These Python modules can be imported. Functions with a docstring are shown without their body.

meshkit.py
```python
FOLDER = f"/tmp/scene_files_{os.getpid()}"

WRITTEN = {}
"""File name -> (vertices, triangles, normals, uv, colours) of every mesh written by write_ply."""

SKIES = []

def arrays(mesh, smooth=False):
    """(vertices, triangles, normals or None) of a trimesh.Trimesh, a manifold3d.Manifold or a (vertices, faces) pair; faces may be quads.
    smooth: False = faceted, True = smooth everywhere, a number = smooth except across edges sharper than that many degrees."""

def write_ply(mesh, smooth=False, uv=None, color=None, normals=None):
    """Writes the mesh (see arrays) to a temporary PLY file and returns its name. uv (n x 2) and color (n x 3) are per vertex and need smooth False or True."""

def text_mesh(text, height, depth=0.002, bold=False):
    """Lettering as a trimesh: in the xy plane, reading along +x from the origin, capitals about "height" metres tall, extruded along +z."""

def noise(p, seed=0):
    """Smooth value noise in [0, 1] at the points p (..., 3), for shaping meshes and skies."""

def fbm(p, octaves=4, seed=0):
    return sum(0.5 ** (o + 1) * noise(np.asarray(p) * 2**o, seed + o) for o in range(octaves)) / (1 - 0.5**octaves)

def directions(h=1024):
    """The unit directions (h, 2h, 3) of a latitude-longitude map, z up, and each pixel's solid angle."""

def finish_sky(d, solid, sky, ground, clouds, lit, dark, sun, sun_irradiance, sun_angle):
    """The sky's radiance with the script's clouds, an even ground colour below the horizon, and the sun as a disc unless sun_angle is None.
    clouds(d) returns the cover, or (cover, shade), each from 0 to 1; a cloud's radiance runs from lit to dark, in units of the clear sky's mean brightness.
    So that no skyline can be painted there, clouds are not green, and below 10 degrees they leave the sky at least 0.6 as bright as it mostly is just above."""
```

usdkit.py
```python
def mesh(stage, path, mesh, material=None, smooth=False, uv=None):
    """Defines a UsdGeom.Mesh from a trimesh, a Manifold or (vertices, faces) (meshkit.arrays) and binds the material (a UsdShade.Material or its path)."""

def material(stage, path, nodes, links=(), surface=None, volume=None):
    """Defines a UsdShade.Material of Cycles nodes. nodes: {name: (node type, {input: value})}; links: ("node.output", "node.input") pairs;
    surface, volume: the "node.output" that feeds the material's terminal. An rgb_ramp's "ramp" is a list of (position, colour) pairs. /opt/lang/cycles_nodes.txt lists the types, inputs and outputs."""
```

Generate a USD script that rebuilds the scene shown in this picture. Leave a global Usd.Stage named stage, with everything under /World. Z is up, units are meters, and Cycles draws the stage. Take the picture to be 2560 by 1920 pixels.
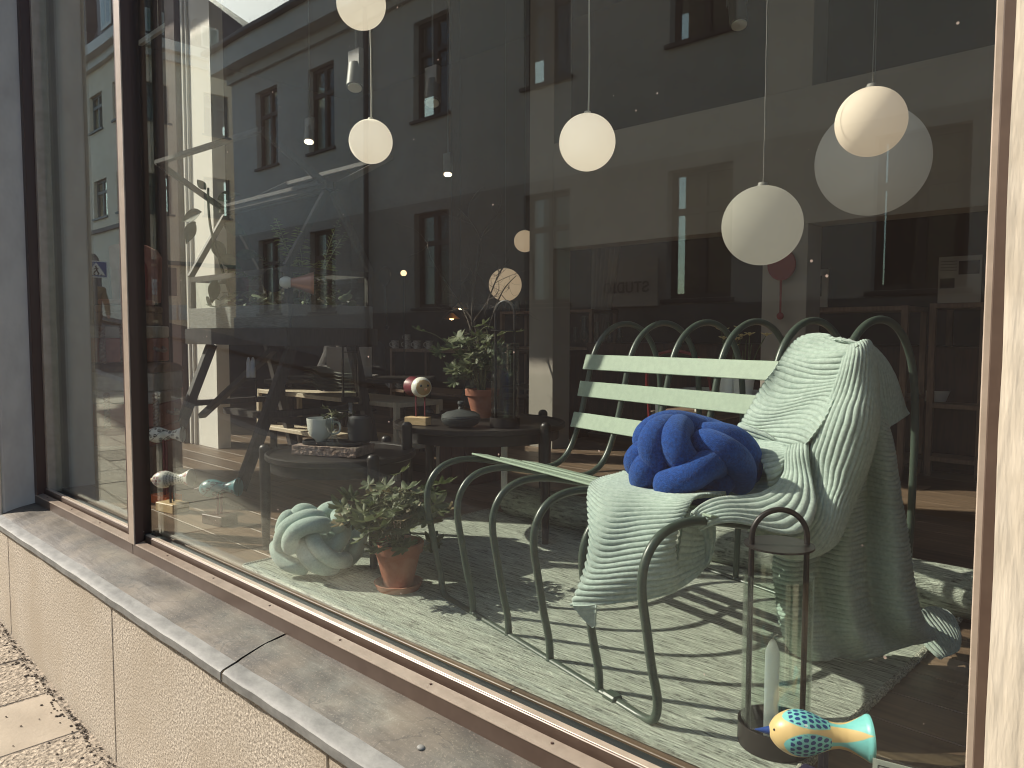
import math, numpy as np, trimesh, usdkit, meshkit
import manifold3d as m3
import shapely.geometry as sg
from pxr import Usd, UsdGeom, UsdLux, UsdShade, Sdf, Gf
from scipy.interpolate import CubicSpline, RectBivariateSpline
stage = Usd.Stage.CreateInMemory()
UsdGeom.SetStageUpAxis(stage, 'Z'); UsdGeom.SetStageMetersPerUnit(stage, 1.0)
UsdGeom.Xform.Define(stage, '/World'); UsdGeom.Scope.Define(stage, '/World/Looks')
T = Sdf.ValueTypeNames
# ---------------------------------------------------------------- camera, sky, sun, exposure
F_PX, PITCH, HEAD, ROLL = 1923.0, math.radians(3.6), math.radians(43.9), math.radians(0.15)
EXPOSURE = 0.74
SKY = 0.15
SUN = 1.2
SUN_COL = (1.0, 0.91, 0.78)
EL = math.radians(36.0); AZ = (-0.857, -0.515)
EYE = np.array([0, 0, 0.86])
FW = np.array([-math.sin(HEAD)*math.cos(PITCH), math.cos(HEAD)*math.cos(PITCH), -math.sin(PITCH)])
RT = np.array([math.cos(HEAD), math.sin(HEAD), 0.0]); UP = np.cross(RT, FW)
RT, UP = RT*math.cos(ROLL)+UP*math.sin(ROLL), UP*math.cos(ROLL)-RT*math.sin(ROLL)
cam = UsdGeom.Camera.Define(stage, '/World/camera')
cam.CreateHorizontalApertureAttr(36.0); cam.CreateVerticalApertureAttr(27.0)
cam.CreateFocalLengthAttr(36.0*F_PX/2560); cam.CreateExposureAttr(EXPOSURE)
cam.CreateClippingRangeAttr((0.05, 500.0))
M = Gf.Matrix4d(*[float(x) for r in (list(RT)+[0], list(UP)+[0], list(-FW)+[0], list(EYE)+[1]) for x in r])
cam.AddTransformOp().Set(M)
SD = np.array([AZ[0]*math.cos(EL), AZ[1]*math.cos(EL), math.sin(EL)])
sun = UsdLux.DistantLight.Define(stage, '/World/sun')
sun.CreateIntensityAttr(SUN); sun.CreateAngleAttr(0.5); sun.CreateNormalizeAttr(True); sun.CreateColorAttr(Gf.Vec3f(*SUN_COL))
zx = np.cross([0, 0, 1.0], SD); zx /= np.linalg.norm(zx); zy = np.cross(SD, zx)
sun.AddTransformOp().Set(Gf.Matrix4d(*[float(x) for r in (list(zx)+[0], list(zy)+[0], list(SD)+[0], [0, 0, 20, 1]) for x in r]))
sky_m = usdkit.material(stage, '/World/Looks/sky', {
    's': ('sky_texture', {'sky_type': 'single_scattering', 'sun_disc': False, 'sun_elevation': EL, 'sun_rotation': math.atan2(AZ[0], AZ[1]), 'aerosol_density': 1.5}),
    'b': ('background_shader', {'strength': SKY})}, [('s.color', 'b.color')], surface='b.background')
dome = UsdLux.DomeLight.Define(stage, '/World/sky')
UsdShade.MaterialBindingAPI.Apply(dome.GetPrim()).Bind(sky_m)
dome.GetPrim().SetCustomDataByKey('kind', 'structure')

# ---------------------------------------------------------------- helpers
def ray(px, py): return FW + RT*(px-1280)/F_PX - UP*(py-960)/F_PX
def fl(px, py, z=0.0):
    d = ray(px, py); return EYE + d*(z-EYE[2])/d[2]
def pl(px, py, y):
    d = ray(px, py); return EYE + d*(y-EYE[1])/d[1]
def at(px, py, dist):
    """the point at DIST metres along the view axis"""
    return EYE + ray(px, py)*dist
USED = {}
def numbered(parent, name):
    k = (parent, name); n = USED.get(k, 0); USED[k] = n+1
    return name if n == 0 else f'{name}_{n:03d}'
def tag(p, label=None, cat=None, group=None, kind=None):
    for k, v in (('label', label), ('category', cat), ('group', group), ('kind', kind)):
        if v: p.SetCustomDataByKey(k, v)
    return p
LOC = {}
def thing(name, label, cat, loc=(0, 0, 0), rz=0.0, group=None):
    path = '/World/'+numbered('/World', name)
    x = UsdGeom.Xform.Define(stage, path)
    x.AddTranslateOp().Set(Gf.Vec3d(*map(float, loc)))
    if rz: x.AddRotateZOp().Set(math.degrees(rz))
    tag(x.GetPrim(), label, cat, group)
    LOC[path] = (np.array(loc, float), rz)
    return path
def copy_thing(src, loc, rz, label, group=None, scale=None):
    was = stage.GetPrimAtPath(src)
    base = src.rsplit('/', 1)[1]
    path = '/World/'+numbered('/World', base)
    x = UsdGeom.Xform.Define(stage, path)
    x.GetPrim().GetReferences().AddInternalReference(src)
    x.ClearXformOpOrder()
    for a in ('xformOp:translate', 'xformOp:rotateZ', 'xformOp:scale'):
        pass
    x.AddTranslateOp(opSuffix='place').Set(Gf.Vec3d(*map(float, loc))); x.AddRotateZOp(opSuffix='place').Set(math.degrees(rz))
    if scale: x.AddScaleOp(opSuffix='place').Set(Gf.Vec3f(scale, scale, scale))
    x.GetPrim().SetInstanceable(True)
    tag(x.GetPrim(), label, None, group)
    return path
def part(t, name, mesh, mat, smooth=35, label=None, world=True, kind=None):
    """a child mesh; WORLD: the mesh is given in world space and moved into its thing's own frame"""
    v, f, n = meshkit.arrays(mesh, False)
    root = '/'.join(t.split('/')[:3])
    if world and root in LOC:
        loc, rz = LOC[root]
        v = v-loc
        if rz:
            c, s = math.cos(-rz), math.sin(-rz)
            v = np.stack([v[:, 0]*c-v[:, 1]*s, v[:, 0]*s+v[:, 1]*c, v[:, 2]], 1)
    path = t+'/'+numbered(t, name)
    m = usdkit.mesh(stage, path, trimesh.Trimesh(v, f, process=False), MAT[mat], smooth=smooth)
    if label: m.GetPrim().SetCustomDataByKey('label', label)
    if kind: m.GetPrim().SetCustomDataByKey('kind', kind)
    return path
def solo(name, mesh, mat, label, cat, smooth=35, group=None, kind=None):
    path = '/World/'+numbered('/World', name)
    m = usdkit.mesh(stage, path, mesh, MAT[mat], smooth=smooth)
    tag(m.GetPrim(), label, cat, group, kind); return path
def setting(name, mesh, mat, smooth=35):
    path = '/World/'+numbered('/World', name)
    m = usdkit.mesh(stage, path, mesh, MAT[mat], smooth=smooth)
    tag(m.GetPrim(), None, None, None, 'structure'); return path
def group_of(name):
    path = '/World/'+numbered('/World', name); x = UsdGeom.Xform.Define(stage, path); tag(x.GetPrim(), kind='structure'); LOC[path] = (np.zeros(3), 0.0); return path
cat = trimesh.util.concatenate
def box(lo, hi, bev=0.0):
    lo, hi = np.minimum(lo, hi).astype(float), np.maximum(lo, hi).astype(float)
    if bev <= 0:
        b = trimesh.creation.box(hi-lo); b.apply_translation((lo+hi)/2); return b
    pts = []
    for s in np.ndindex(2, 2, 2):
        c = np.where(np.array(s) == 0, lo, hi); sg_ = np.where(np.array(s) == 0, 1, -1)*bev
        for k in range(3):
            q = c+sg_; q[k] = c[k]; pts.append(q)
    return trimesh.convex.convex_hull(np.array(pts))
def rbox(size, M4, bev=0.0):
    s = np.array(size)/2; b = box(-s, s, bev); b.apply_transform(M4); return b
def beam(a, b, w, h, up=(0, 0, 1), bev=0.0):
    """square bar from a to b"""
    a, b = np.array(a, float), np.array(b, float); d = b-a; L = np.linalg.norm(d); d /= L
    s = np.cross(d, up); s /= np.linalg.norm(s); u = np.cross(s, d)
    m = np.eye(4); m[:3, 0], m[:3, 1], m[:3, 2], m[:3, 3] = d, s, u, (a+b)/2
    return rbox((L, w, h), m, bev)
def spline(pts, n, closed=False):
    p = np.array(pts, float)
    if closed: p = np.vstack([p, p[:1]])
    t = np.r_[0, np.cumsum(np.linalg.norm(np.diff(p, axis=0), axis=1)**0.7+1e-9)]
    cs = CubicSpline(t, p, bc_type='periodic' if closed else 'natural')
    return cs(np.linspace(0, t[-1], n+(1 if closed else 0)))[:n]
def tube(path, r, sides=10, closed=False, caps=True, ratio=1.0):
    p = np.asarray(path, float); n = len(p)
    if closed: t = np.roll(p, -1, 0)-np.roll(p, 1, 0)
    else: t = np.gradient(p, axis=0)
    t /= np.linalg.norm(t, axis=1, keepdims=True)+1e-12
    a = np.zeros_like(p); ref = np.array([0, 0, 1.0]) if abs(t[0, 2]) < .9 else np.array([1.0, 0, 0])
    x = np.cross(t[0], ref); x /= np.linalg.norm(x); a[0] = x
    for i in range(1, n):
        x = a[i-1]-t[i]*(a[i-1]@t[i]); a[i] = x/(np.linalg.norm(x)+1e-12)
    b = np.cross(t, a)
    if closed:  # undo the frame's twist over one turn
        x = a[-1]-t[0]*(a[-1]@t[0]); x /= np.linalg.norm(x)
        ang = math.atan2(x@b[0], x@a[0]); th = -ang*np.arange(n)/n
        a, b = a*np.cos(th)[:, None]+b*np.sin(th)[:, None], b*np.cos(th)[:, None]-a*np.sin(th)[:, None]
    r = np.broadcast_to(np.asarray(r, float), (n,))[:, None, None]
    g = np.arange(sides)*2*np.pi/sides
    v = p[:, None]+r*(np.cos(g)[None, :, None]*a[:, None]+ratio*np.sin(g)[None, :, None]*b[:, None])
    v = v.reshape(-1, 3); m = n if closed else n-1
    i, j = np.meshgrid(np.arange(m), np.arange(sides), indexing='ij'); k = (i+1) % n
    q = np.stack([i*sides+j, i*sides+(j+1) % sides, k*sides+(j+1) % sides, k*sides+j], -1).reshape(-1, 4)
    f = np.vstack([q[:, [0, 1, 2]], q[:, [0, 2, 3]]])
    if caps and not closed:
        v = np.vstack([v, p[:1], p[-1:]]); c0, c1 = len(v)-2, len(v)-1; jj = np.arange(sides)
        f = np.vstack([f, np.stack([np.full(sides, c0), (jj+1) % sides, jj], 1), np.stack([np.full(sides, c1), (n-1)*sides+jj, (n-1)*sides+(jj+1) % sides], 1)])
    m_ = trimesh.Trimesh(v, f, process=False)
    if m_.volume < 0: m_.invert()
    return m_
def lathe(prof, c=(0, 0, 0), sides=32, M4=None):
    """prof: (r, z) pairs bottom to top, closed at the axis when r is 0"""
    p = np.array(prof, float); g = np.arange(sides)*2*np.pi/sides; n = len(p)
    v = np.stack([p[:, None, 0]*np.cos(g), p[:, None, 0]*np.sin(g), np.repeat(p[:, 1:], sides, 1)], -1).reshape(-1, 3)
    i, j = np.meshgrid(np.arange(n-1), np.arange(sides), indexing='ij')
    q = np.stack([i*sides+j, i*sides+(j+1) % sides, (i+1)*sides+(j+1) % sides, (i+1)*sides+j], -1).reshape(-1, 4)
    m = trimesh.Trimesh(v, np.vstack([q[:, [0, 1, 2]], q[:, [0, 2, 3]]]), process=False)
    m.merge_vertices(); m.update_faces(m.nondegenerate_faces())
    if M4 is not None: m.apply_transform(M4)
    m.apply_translation(c); return m
def ball(c, r, sub=3, scale=(1, 1, 1)):
    m = trimesh.creation.icosphere(sub, r); m.apply_scale(scale); m.apply_translation(c); return m
def cyl(a, b, r, sides=16, r2=None):
    a, b = np.array(a, float), np.array(b, float)
    return tube(np.array([a, b]), [r, r if r2 is None else r2], sides)
def moved(m, v): m = m.copy(); m.apply_translation(v); return m
def rotz(m, a, about=(0, 0, 0)):
    m = m.copy(); m.apply_transform(trimesh.transformations.rotation_matrix(a, [0, 0, 1], about)); return m
def poly(pts, depth):
    """xy outline extruded along +z"""
    return trimesh.creation.extrude_polygon(sg.Polygon(pts).buffer(0), depth, engine='earcut')
def xz(m, y):
    """an xy drawing stood upright: x stays, y becomes z, depth goes towards -y from plane y"""
    m = m.copy(); v = m.vertices.copy(); m.vertices = np.stack([v[:, 0], y-v[:, 2], v[:, 1]], 1); return m
def sheet(P, mat_th):
    """a cloth: an n x m x 3 grid of points given the thickness mat_th"""
    n, m, _ = P.shape
    du, dv = np.gradient(P, axis=0), np.gradient(P, axis=1)
    N = np.cross(du, dv); N /= np.linalg.norm(N, axis=2, keepdims=True)+1e-12
    A, B = (P+N*mat_th/2).reshape(-1, 3), (P-N*mat_th/2).reshape(-1, 3)
    i, j = np.meshgrid(np.arange(n-1), np.arange(m-1), indexing='ij')
    q = np.stack([i*m+j, (i+1)*m+j, (i+1)*m+j+1, i*m+j+1], -1).reshape(-1, 4)
    o = n*m
    rim = np.r_[np.arange(m), np.arange(1, n)*m+m-1, (n-1)*m+np.arange(m-2, -1, -1), np.arange(n-2, 0, -1)*m]
    r2 = np.roll(rim, -1); e = np.stack([rim, rim+o, r2+o, r2], 1)
    Q = np.vstack([q, q[:, ::-1]+o, e])
    mm = trimesh.Trimesh(np.vstack([A, B]), np.vstack([Q[:, [0, 1, 2]], Q[:, [0, 2, 3]]]), process=False)
    return mm
RNG = np.random.default_rng(7)
# ---------------------------------------------------------------- materials
MAT = {}
def mk(name, nodes, links, surface): MAT[name] = usdkit.material(stage, '/World/Looks/'+name, nodes, links, surface=surface)
def plain(name, col, rough=0.5, metal=0.0, **kw):
    mk(name, {'p': ('principled_bsdf', {'base_color': col, 'roughness': rough, 'metallic': metal, **kw})}, [], 'p.BSDF')
def noisy(name, c1, c2, scale=8.0, rough=0.6, metal=0.0, stretch=(1, 1, 1), bump=0.0, bscale=60.0, lo=.35, hi=.65, detail=6, rough2=None, bstretch=None, bdist=0.01, c3=None, s3=1.5, nrough=.6, **kw):
    n = {'g': ('texture_coordinate', {}), 'mp': ('mapping', {'scale': stretch}),
         'n': ('noise_texture', {'scale': scale, 'detail': detail, 'roughness': nrough}), 'r': ('rgb_ramp', {'ramp': [(lo, c1), (hi, c2)]}),
         'p': ('principled_bsdf', {'roughness': rough, 'metallic': metal, **kw})}
    l = [('g.object', 'mp.vector'), ('mp.vector', 'n.vector'), ('n.fac', 'r.fac')]
    src = 'r.color'
    if c3 is not None:
        n['n3'] = ('noise_texture', {'scale': s3, 'detail': 4.0}); n['r3'] = ('rgb_ramp', {'ramp': [(.42, (0, 0, 0)), (.66, (1, 1, 1))]})
        n['mx'] = ('mix_color', {'b': c3}); l += [('g.object', 'n3.vector'), ('n3.fac', 'r3.fac'), ('r3.color', 'mx.fac'), (src, 'mx.a')]; src = 'mx.result'
    l.append((src, 'p.base_color'))
    if rough2 is not None:
        n['rr'] = ('map_range', {'from_min': lo, 'from_max': hi, 'to_min': rough, 'to_max': rough2, 'clamp': True}); l += [('n.fac', 'rr.value'), ('rr.result', 'p.roughness')]
    if bump:
        n['mp2'] = ('mapping', {'scale': bstretch or (1, 1, 1)}); n['n2'] = ('noise_texture', {'scale': bscale, 'detail': 4.0}); n['b'] = ('bump', {'strength': bump, 'distance': bdist})
        l += [('g.object', 'mp2.vector'), ('mp2.vector', 'n2.vector'), ('n2.fac', 'b.height'), ('b.normal', 'p.normal')]
    mk(name, n, l, 'p.BSDF')
def pane(name, ior=1.5, tint=(.93, .97, .94), haze=0.0, haze_speck_col=(.8, .6, .5), wave=0.0, specks=0.0, gcol=(1, 1, 1)):
    n = {'g': ('geometry', {}), 'i': ('mix_float', {'a': ior, 'b': 1/ior}), 'f': ('fresnel', {}), 'gl': ('glossy_bsdf', {'roughness': 0.0, 'color': gcol}),
         't': ('transparent_bsdf', {'color': tint}), 'm': ('mix_closure', {})}
    l = [('g.backfacing', 'i.fac'), ('i.result', 'f.IOR'), ('f.fac', 'm.fac'), ('t.BSDF', 'm.closure1'), ('gl.BSDF', 'm.closure2')]
    out = 'm.closure'
    if wave:
        n['mpw'] = ('mapping', {'scale': (1, 1, .6)}); n['nw'] = ('noise_texture', {'scale': 1.3, 'detail': 1.0}); n['bw'] = ('bump', {'strength': wave, 'distance': .02})
        l += [('g.position', 'mpw.vector'), ('mpw.vector', 'nw.vector'), ('nw.fac', 'bw.height'), ('bw.normal', 'gl.normal')]
    if haze:  # thin diffuse veil painted in as haze, stronger at a slant
        n.update({'nd': ('noise_texture', {'scale': 2.2, 'detail': 5.0}), 'md': ('map_range', {'from_min': .3, 'from_max': .7, 'to_min': haze*.7, 'to_max': haze*1.35, 'clamp': True}),
                  'd': ('diffuse_bsdf', {'color': haze_speck_col}), 'm2': ('mix_closure', {})})
        l += [('g.position', 'nd.vector'), ('nd.fac', 'md.value'), ('m.closure', 'm2.closure1'), ('d.BSDF', 'm2.closure2')]
        n.update({'lw': ('layer_weight', {'blend': .5}), 'cs': ('map_range', {'from_min': 0.0, 'from_max': 1.0, 'to_min': 1.06, 'to_max': .06, 'clamp': True}), 'dv': ('math', {'math_type': 'divide'})}); l += [('lw.facing', 'cs.value'), ('md.result', 'dv.value1'), ('cs.result', 'dv.value2')]
        fac = 'dv.value'
        if specks:
            n.update({'v': ('voronoi_texture', {'scale': 21.0, 'randomness': 1.0}), 'w': ('white_noise_texture', {}), 'th': ('map_range', {'from_min': .62, 'from_max': 1.0, 'to_min': .0, 'to_max': .06}),
                      'ls': ('math', {'math_type': 'less_than'}), 'sp': ('math', {'math_type': 'multiply', 'value2': specks}), 'ad': ('math', {'math_type': 'add'})})
            l += [('g.position', 'v.vector'), ('v.position', 'w.vector'), ('w.value', 'th.value'), ('v.distance', 'ls.value1'), ('th.result', 'ls.value2'), ('ls.value', 'sp.value1'), ('sp.value', 'ad.value1'), ('dv.value', 'ad.value2')]
            fac = 'ad.value'
        l.append((fac, 'm2.fac')); out = 'm2.closure'
    mk(name, n, l, out)
pane('shop_glass', 1.52, (.981, .998, .986), haze=.0036, haze_speck_col=(.95, .72, .62), wave=.05, specks=.28, gcol=(.90, 1.0, .95))  # warm haze lifts and browns the blacks; the specks are dust
pane('clear_glass', 1.6, (.95, .98, .96))
pane('house_glass', 1.5, (.80, .88, .86), wave=.6)
noisy('plaster_cream', (.46, .395, .30), (.585, .515, .40), 14, .85, stretch=(1, 1, .09), bump=.6, bscale=30, bstretch=(1, 1, .15), c3=(.64, .57, .455), s3=9)
noisy('plaster_grey', (.36, .33, .30), (.44, .41, .375), 7, .85, stretch=(1, 1, .5), bump=.15, bscale=40)  # plaster greyed for the reveal, its shade put into the colour
noisy('plaster_outer', (.58, .49, .37), (.66, .57, .44), 5, .9, bump=.2)
noisy('granite', (.185, .158, .125), (.56, .495, .405), 105, .85, bump=.45, bscale=120, detail=5, lo=.40, hi=.60, c3=(.33, .28, .215), s3=2.4, nrough=.75)
mk('zinc', {'g': ('texture_coordinate', {}), 'mp': ('mapping', {'scale': (1, 3.2, 1)}), 'n': ('noise_texture', {'scale': 8.0, 'detail': 12.0, 'roughness': .74}), 'r': ('rgb_ramp', {'ramp': [(.3, (.028, .025, .021)), (.72, (.088, .078, .064))]}),
  'n3': ('noise_texture', {'scale': 5.5, 'detail': 5.0}), 'r3': ('rgb_ramp', {'ramp': [(.42, (0, 0, 0)), (.66, (1, 1, 1))]}), 'm3': ('mix_color', {'b': (.118, .099, .075)}),
  'mps': ('mapping', {'scale': (1, 2.2, 1), 'rotation': (0, 0, .25)}), 'ns': ('noise_texture', {'scale': 5.0, 'detail': 3.0, 'distortion': .8}), 'rs': ('rgb_ramp', {'ramp': [(.486, (0, 0, 0)), (.497, (.55, .55, .55)), (.503, (.55, .55, .55)), (.514, (0, 0, 0))]}), 'ms': ('mix_color', {'b': (.030, .027, .024)}),
  'nk': ('noise_texture', {'scale': 150.0, 'detail': 3.0, 'roughness': .7}), 'rk': ('rgb_ramp', {'ramp': [(.56, (0, 0, 0)), (.70, (.7, .7, .7))]}), 'mk': ('mix_color', {'b': (.19, .165, .13)}),
  'ng': ('noise_texture', {'scale': 3.5, 'detail': 4.0}), 'rg': ('map_range', {'from_min': .35, 'from_max': .65, 'to_min': .46, 'to_max': .72, 'clamp': True}),
  'nb': ('noise_texture', {'scale': 10.0, 'detail': 4.0}), 'mpb': ('mapping', {'scale': (.6, 5, 1)}), 'b': ('bump', {'strength': .16, 'distance': .012}), 'p': ('principled_bsdf', {'metallic': .08})},
  [('g.object', 'mp.vector'), ('mp.vector', 'n.vector'), ('n.fac', 'r.fac'), ('g.object', 'n3.vector'), ('n3.fac', 'r3.fac'), ('r3.color', 'm3.fac'), ('r.color', 'm3.a'), ('g.object', 'mps.vector'), ('mps.vector', 'ns.vector'), ('ns.fac', 'rs.fac'), ('rs.color', 'ms.fac'), ('m3.result', 'ms.a'),
   ('g.object', 'nk.vector'), ('nk.fac', 'rk.fac'), ('rk.color', 'mk.fac'), ('ms.result', 'mk.a'), ('mk.result', 'p.base_color'), ('g.object', 'ng.vector'), ('ng.fac', 'rg.value'), ('rg.result', 'p.roughness'), ('g.object', 'mpb.vector'), ('mpb.vector', 'nb.vector'), ('nb.fac', 'b.height'), ('b.normal', 'p.normal')], 'p.BSDF')
noisy('zinc_edge', (.095, .096, .09), (.20, .20, .186), 16, .62, metal=.0, stretch=(.5, 1, 1), bump=.3, bscale=13, detail=10, nrough=.7)
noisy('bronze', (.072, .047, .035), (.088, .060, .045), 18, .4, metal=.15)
noisy('bronze_light', (.30, .245, .19), (.37, .30, .24), 18, .38, metal=.1)  # lighter copy of bronze for strips and tops the sun catches
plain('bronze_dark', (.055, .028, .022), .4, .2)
plain('gasket', (.02, .024, .026), .55)
noisy('slab_smooth', (.30, .25, .185), (.40, .34, .26), 5, .85, bump=.15, bscale=70, c3=(.33, .28, .215), s3=3)
noisy('slab_rough', (.17, .14, .105), (.46, .39, .30), 60, .9, bump=1.0, bscale=48, detail=4, bdist=.02)
noisy('grit', (.10, .085, .065), (.40, .335, .26), 50, .95, bump=.8, bscale=70)
noisy('pebble', (.045, .035, .028), (.12, .095, .07), 50, .9)
noisy('asphalt', (.038, .036, .034), (.065, .062, .058), 40, .9, bump=.4, bscale=120)
noisy('kerb', (.22, .20, .18), (.32, .29, .26), 30, .85)
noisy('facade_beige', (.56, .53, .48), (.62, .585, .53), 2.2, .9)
noisy('facade_orange', (.72, .585, .42), (.80, .66, .49), 2.2, .9)
noisy('facade_trim', (.60, .57, .51), (.65, .615, .555), 3, .85)
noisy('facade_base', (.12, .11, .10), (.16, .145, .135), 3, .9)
noisy('roof_metal', (.035, .038, .04), (.06, .064, .066), 3, .5, metal=.2)
plain('win_dark', (.045, .035, .03), .55); plain('win_green', (.075, .105, .098), .5); plain('win_white', (.55, .54, .5), .5)
plain('room_dark', (.035, .03, .028), .9); plain('blind', (.42, .43, .40), .8)
noisy('floor_wood', (.11, .072, .047), (.185, .125, .08), 5, .45, stretch=(.6, 9, 1), bump=.05, bscale=14, bstretch=(1, 12, 1))
noisy('floor_wood_dark', (.085, .056, .037), (.15, .10, .064), 5, .45, stretch=(.6, 9, 1))
noisy('floor_wood_pale', (.14, .093, .06), (.215, .148, .097), 5, .45, stretch=(.6, 9, 1))
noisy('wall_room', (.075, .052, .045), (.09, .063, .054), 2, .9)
noisy('wall_room_pale', (.50, .46, .40), (.55, .505, .44), 2, .9)
noisy('wall_white', (.74, .71, .64), (.78, .75, .68), 2, .8)
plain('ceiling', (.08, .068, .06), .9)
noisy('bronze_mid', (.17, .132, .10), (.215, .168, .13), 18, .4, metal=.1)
noisy('old_asphalt', (.06, .056, .052), (.10, .093, .085), 30, .9)
noisy('facade_lower', (.37, .335, .295), (.42, .385, .34), 2.2, .9)  # darker copy of the facade, its downward shading put into the colour
# ---------------------------------------------------------------- the shop's own front
GY = 1.27                       # outer face of the glass
XL, XR = -4.77, -0.2395            # ends of the glazed bay
HEADZ = 5.0; MAINZ = 3.7  # unseen heads: the tall one suns the white pier, the low one shades shelves
def gz(x):                      # the street climbs to the left
    x = np.asarray(x, float); return -.785-.065*(x+3.05)*(x > -5)+np.where(x <= -5, .065*1.95+.095*(-5-x), 0)
PW = thing('granite_plinth', 'beige granite chip plinth wall in jointed panels below the metal sill', 'wall', (-3, 1.01, -.8))
for a, b in zip([-12, -9.0, -7.52, -6.04, -4.56, -3.08, -1.6, -.12], [-9.0, -7.52, -6.04, -4.56, -3.08, -1.6, -.12, 1.6]):
    part(PW, 'panel', box((a+.003, 1.01, -1.3), (b-.003, 1.09, -.12), .004), 'granite')
part(PW, 'backing', box((-12, 1.03, -1.3), (1.6, 1.12, -.13)), 'gasket')
SL = thing('window_sill', 'dented grey zinc sill sheets with a folded front edge under the shop window', 'window sill', (-3, 1.1, -.1))
def sill_sheet(a, b, seed):
    xs = np.arange(a, b+.02, .025); xs[-1] = b
    prof = [(1.193, -.062), (1.16, -.068), (1.12, -.074), (1.08, -.085), (1.045, -.0955), (1.03, -.1015), (1.006, -.108), (.99, -.113), (.984, -.118), (.984, -.142), (.988, -.146)]
    P = np.array([[(x, y, z) for y, z in prof] for x in xs])
    n = meshkit.fbm(np.stack([P[..., 0]*3.2, P[..., 1]*9, np.full(P.shape[:2], seed*7.3)], -1), 3, seed)-.5
    m2 = meshkit.fbm(np.stack([P[..., 0]*11, P[..., 1]*14, np.full(P.shape[:2], 3.3+seed)], -1), 2, seed+5)-.5
    w = np.array([.1, .6, 1, 1, 1, .5, .8, .7, .3, .6, .6])
    P[..., 2] += (n*.012+m2*.004)*w
    P[..., 1] += m2*.006*np.array([0, 0, 0, 0, 0, .5, 1, 1, 1, 1, 1])
    top = P[:, :6]; edge = P[:, 5:]
    return sheet(top[:, ::-1], .0025), sheet(edge[:, ::-1], .003)
for i, (a, b) in enumerate([(-12, -6.3), (-6.294, -2.118), (-2.106, 1.6)]):
    t_, e_ = sill_sheet(a, b, i)
    part(SL, 'sill_sheet', t_, 'zinc'); part(SL, 'folded_edge', e_, 'zinc_edge')
part(SL, 'rivet', ball((0, 0, 0), .011, 2, (1, .8, .5)).apply_translation((-1.33, 1.085, -.0815)), 'zinc_edge')
for (ax, ay) in ((-1.9, 1.06), (-2.9, 1.12)):
    part(SL, 'rivet', ball((ax, ay, -.09-(1.05-ay)*-.25), .006, 1, (1.3, 1, .4)), 'zinc')
FR = thing('shop_window', 'tall brown metal shop window of two panes with a slim mullion', 'window', (-3, GY, 0))
MUL = -3.355
for a, b in ((XL, MUL), (MUL+.0015, XR+.04)):
    part(FR, 'sill_rail', box((a, 1.19, -.075), (b-.001, 1.3, -.018), .002), 'bronze')
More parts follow.
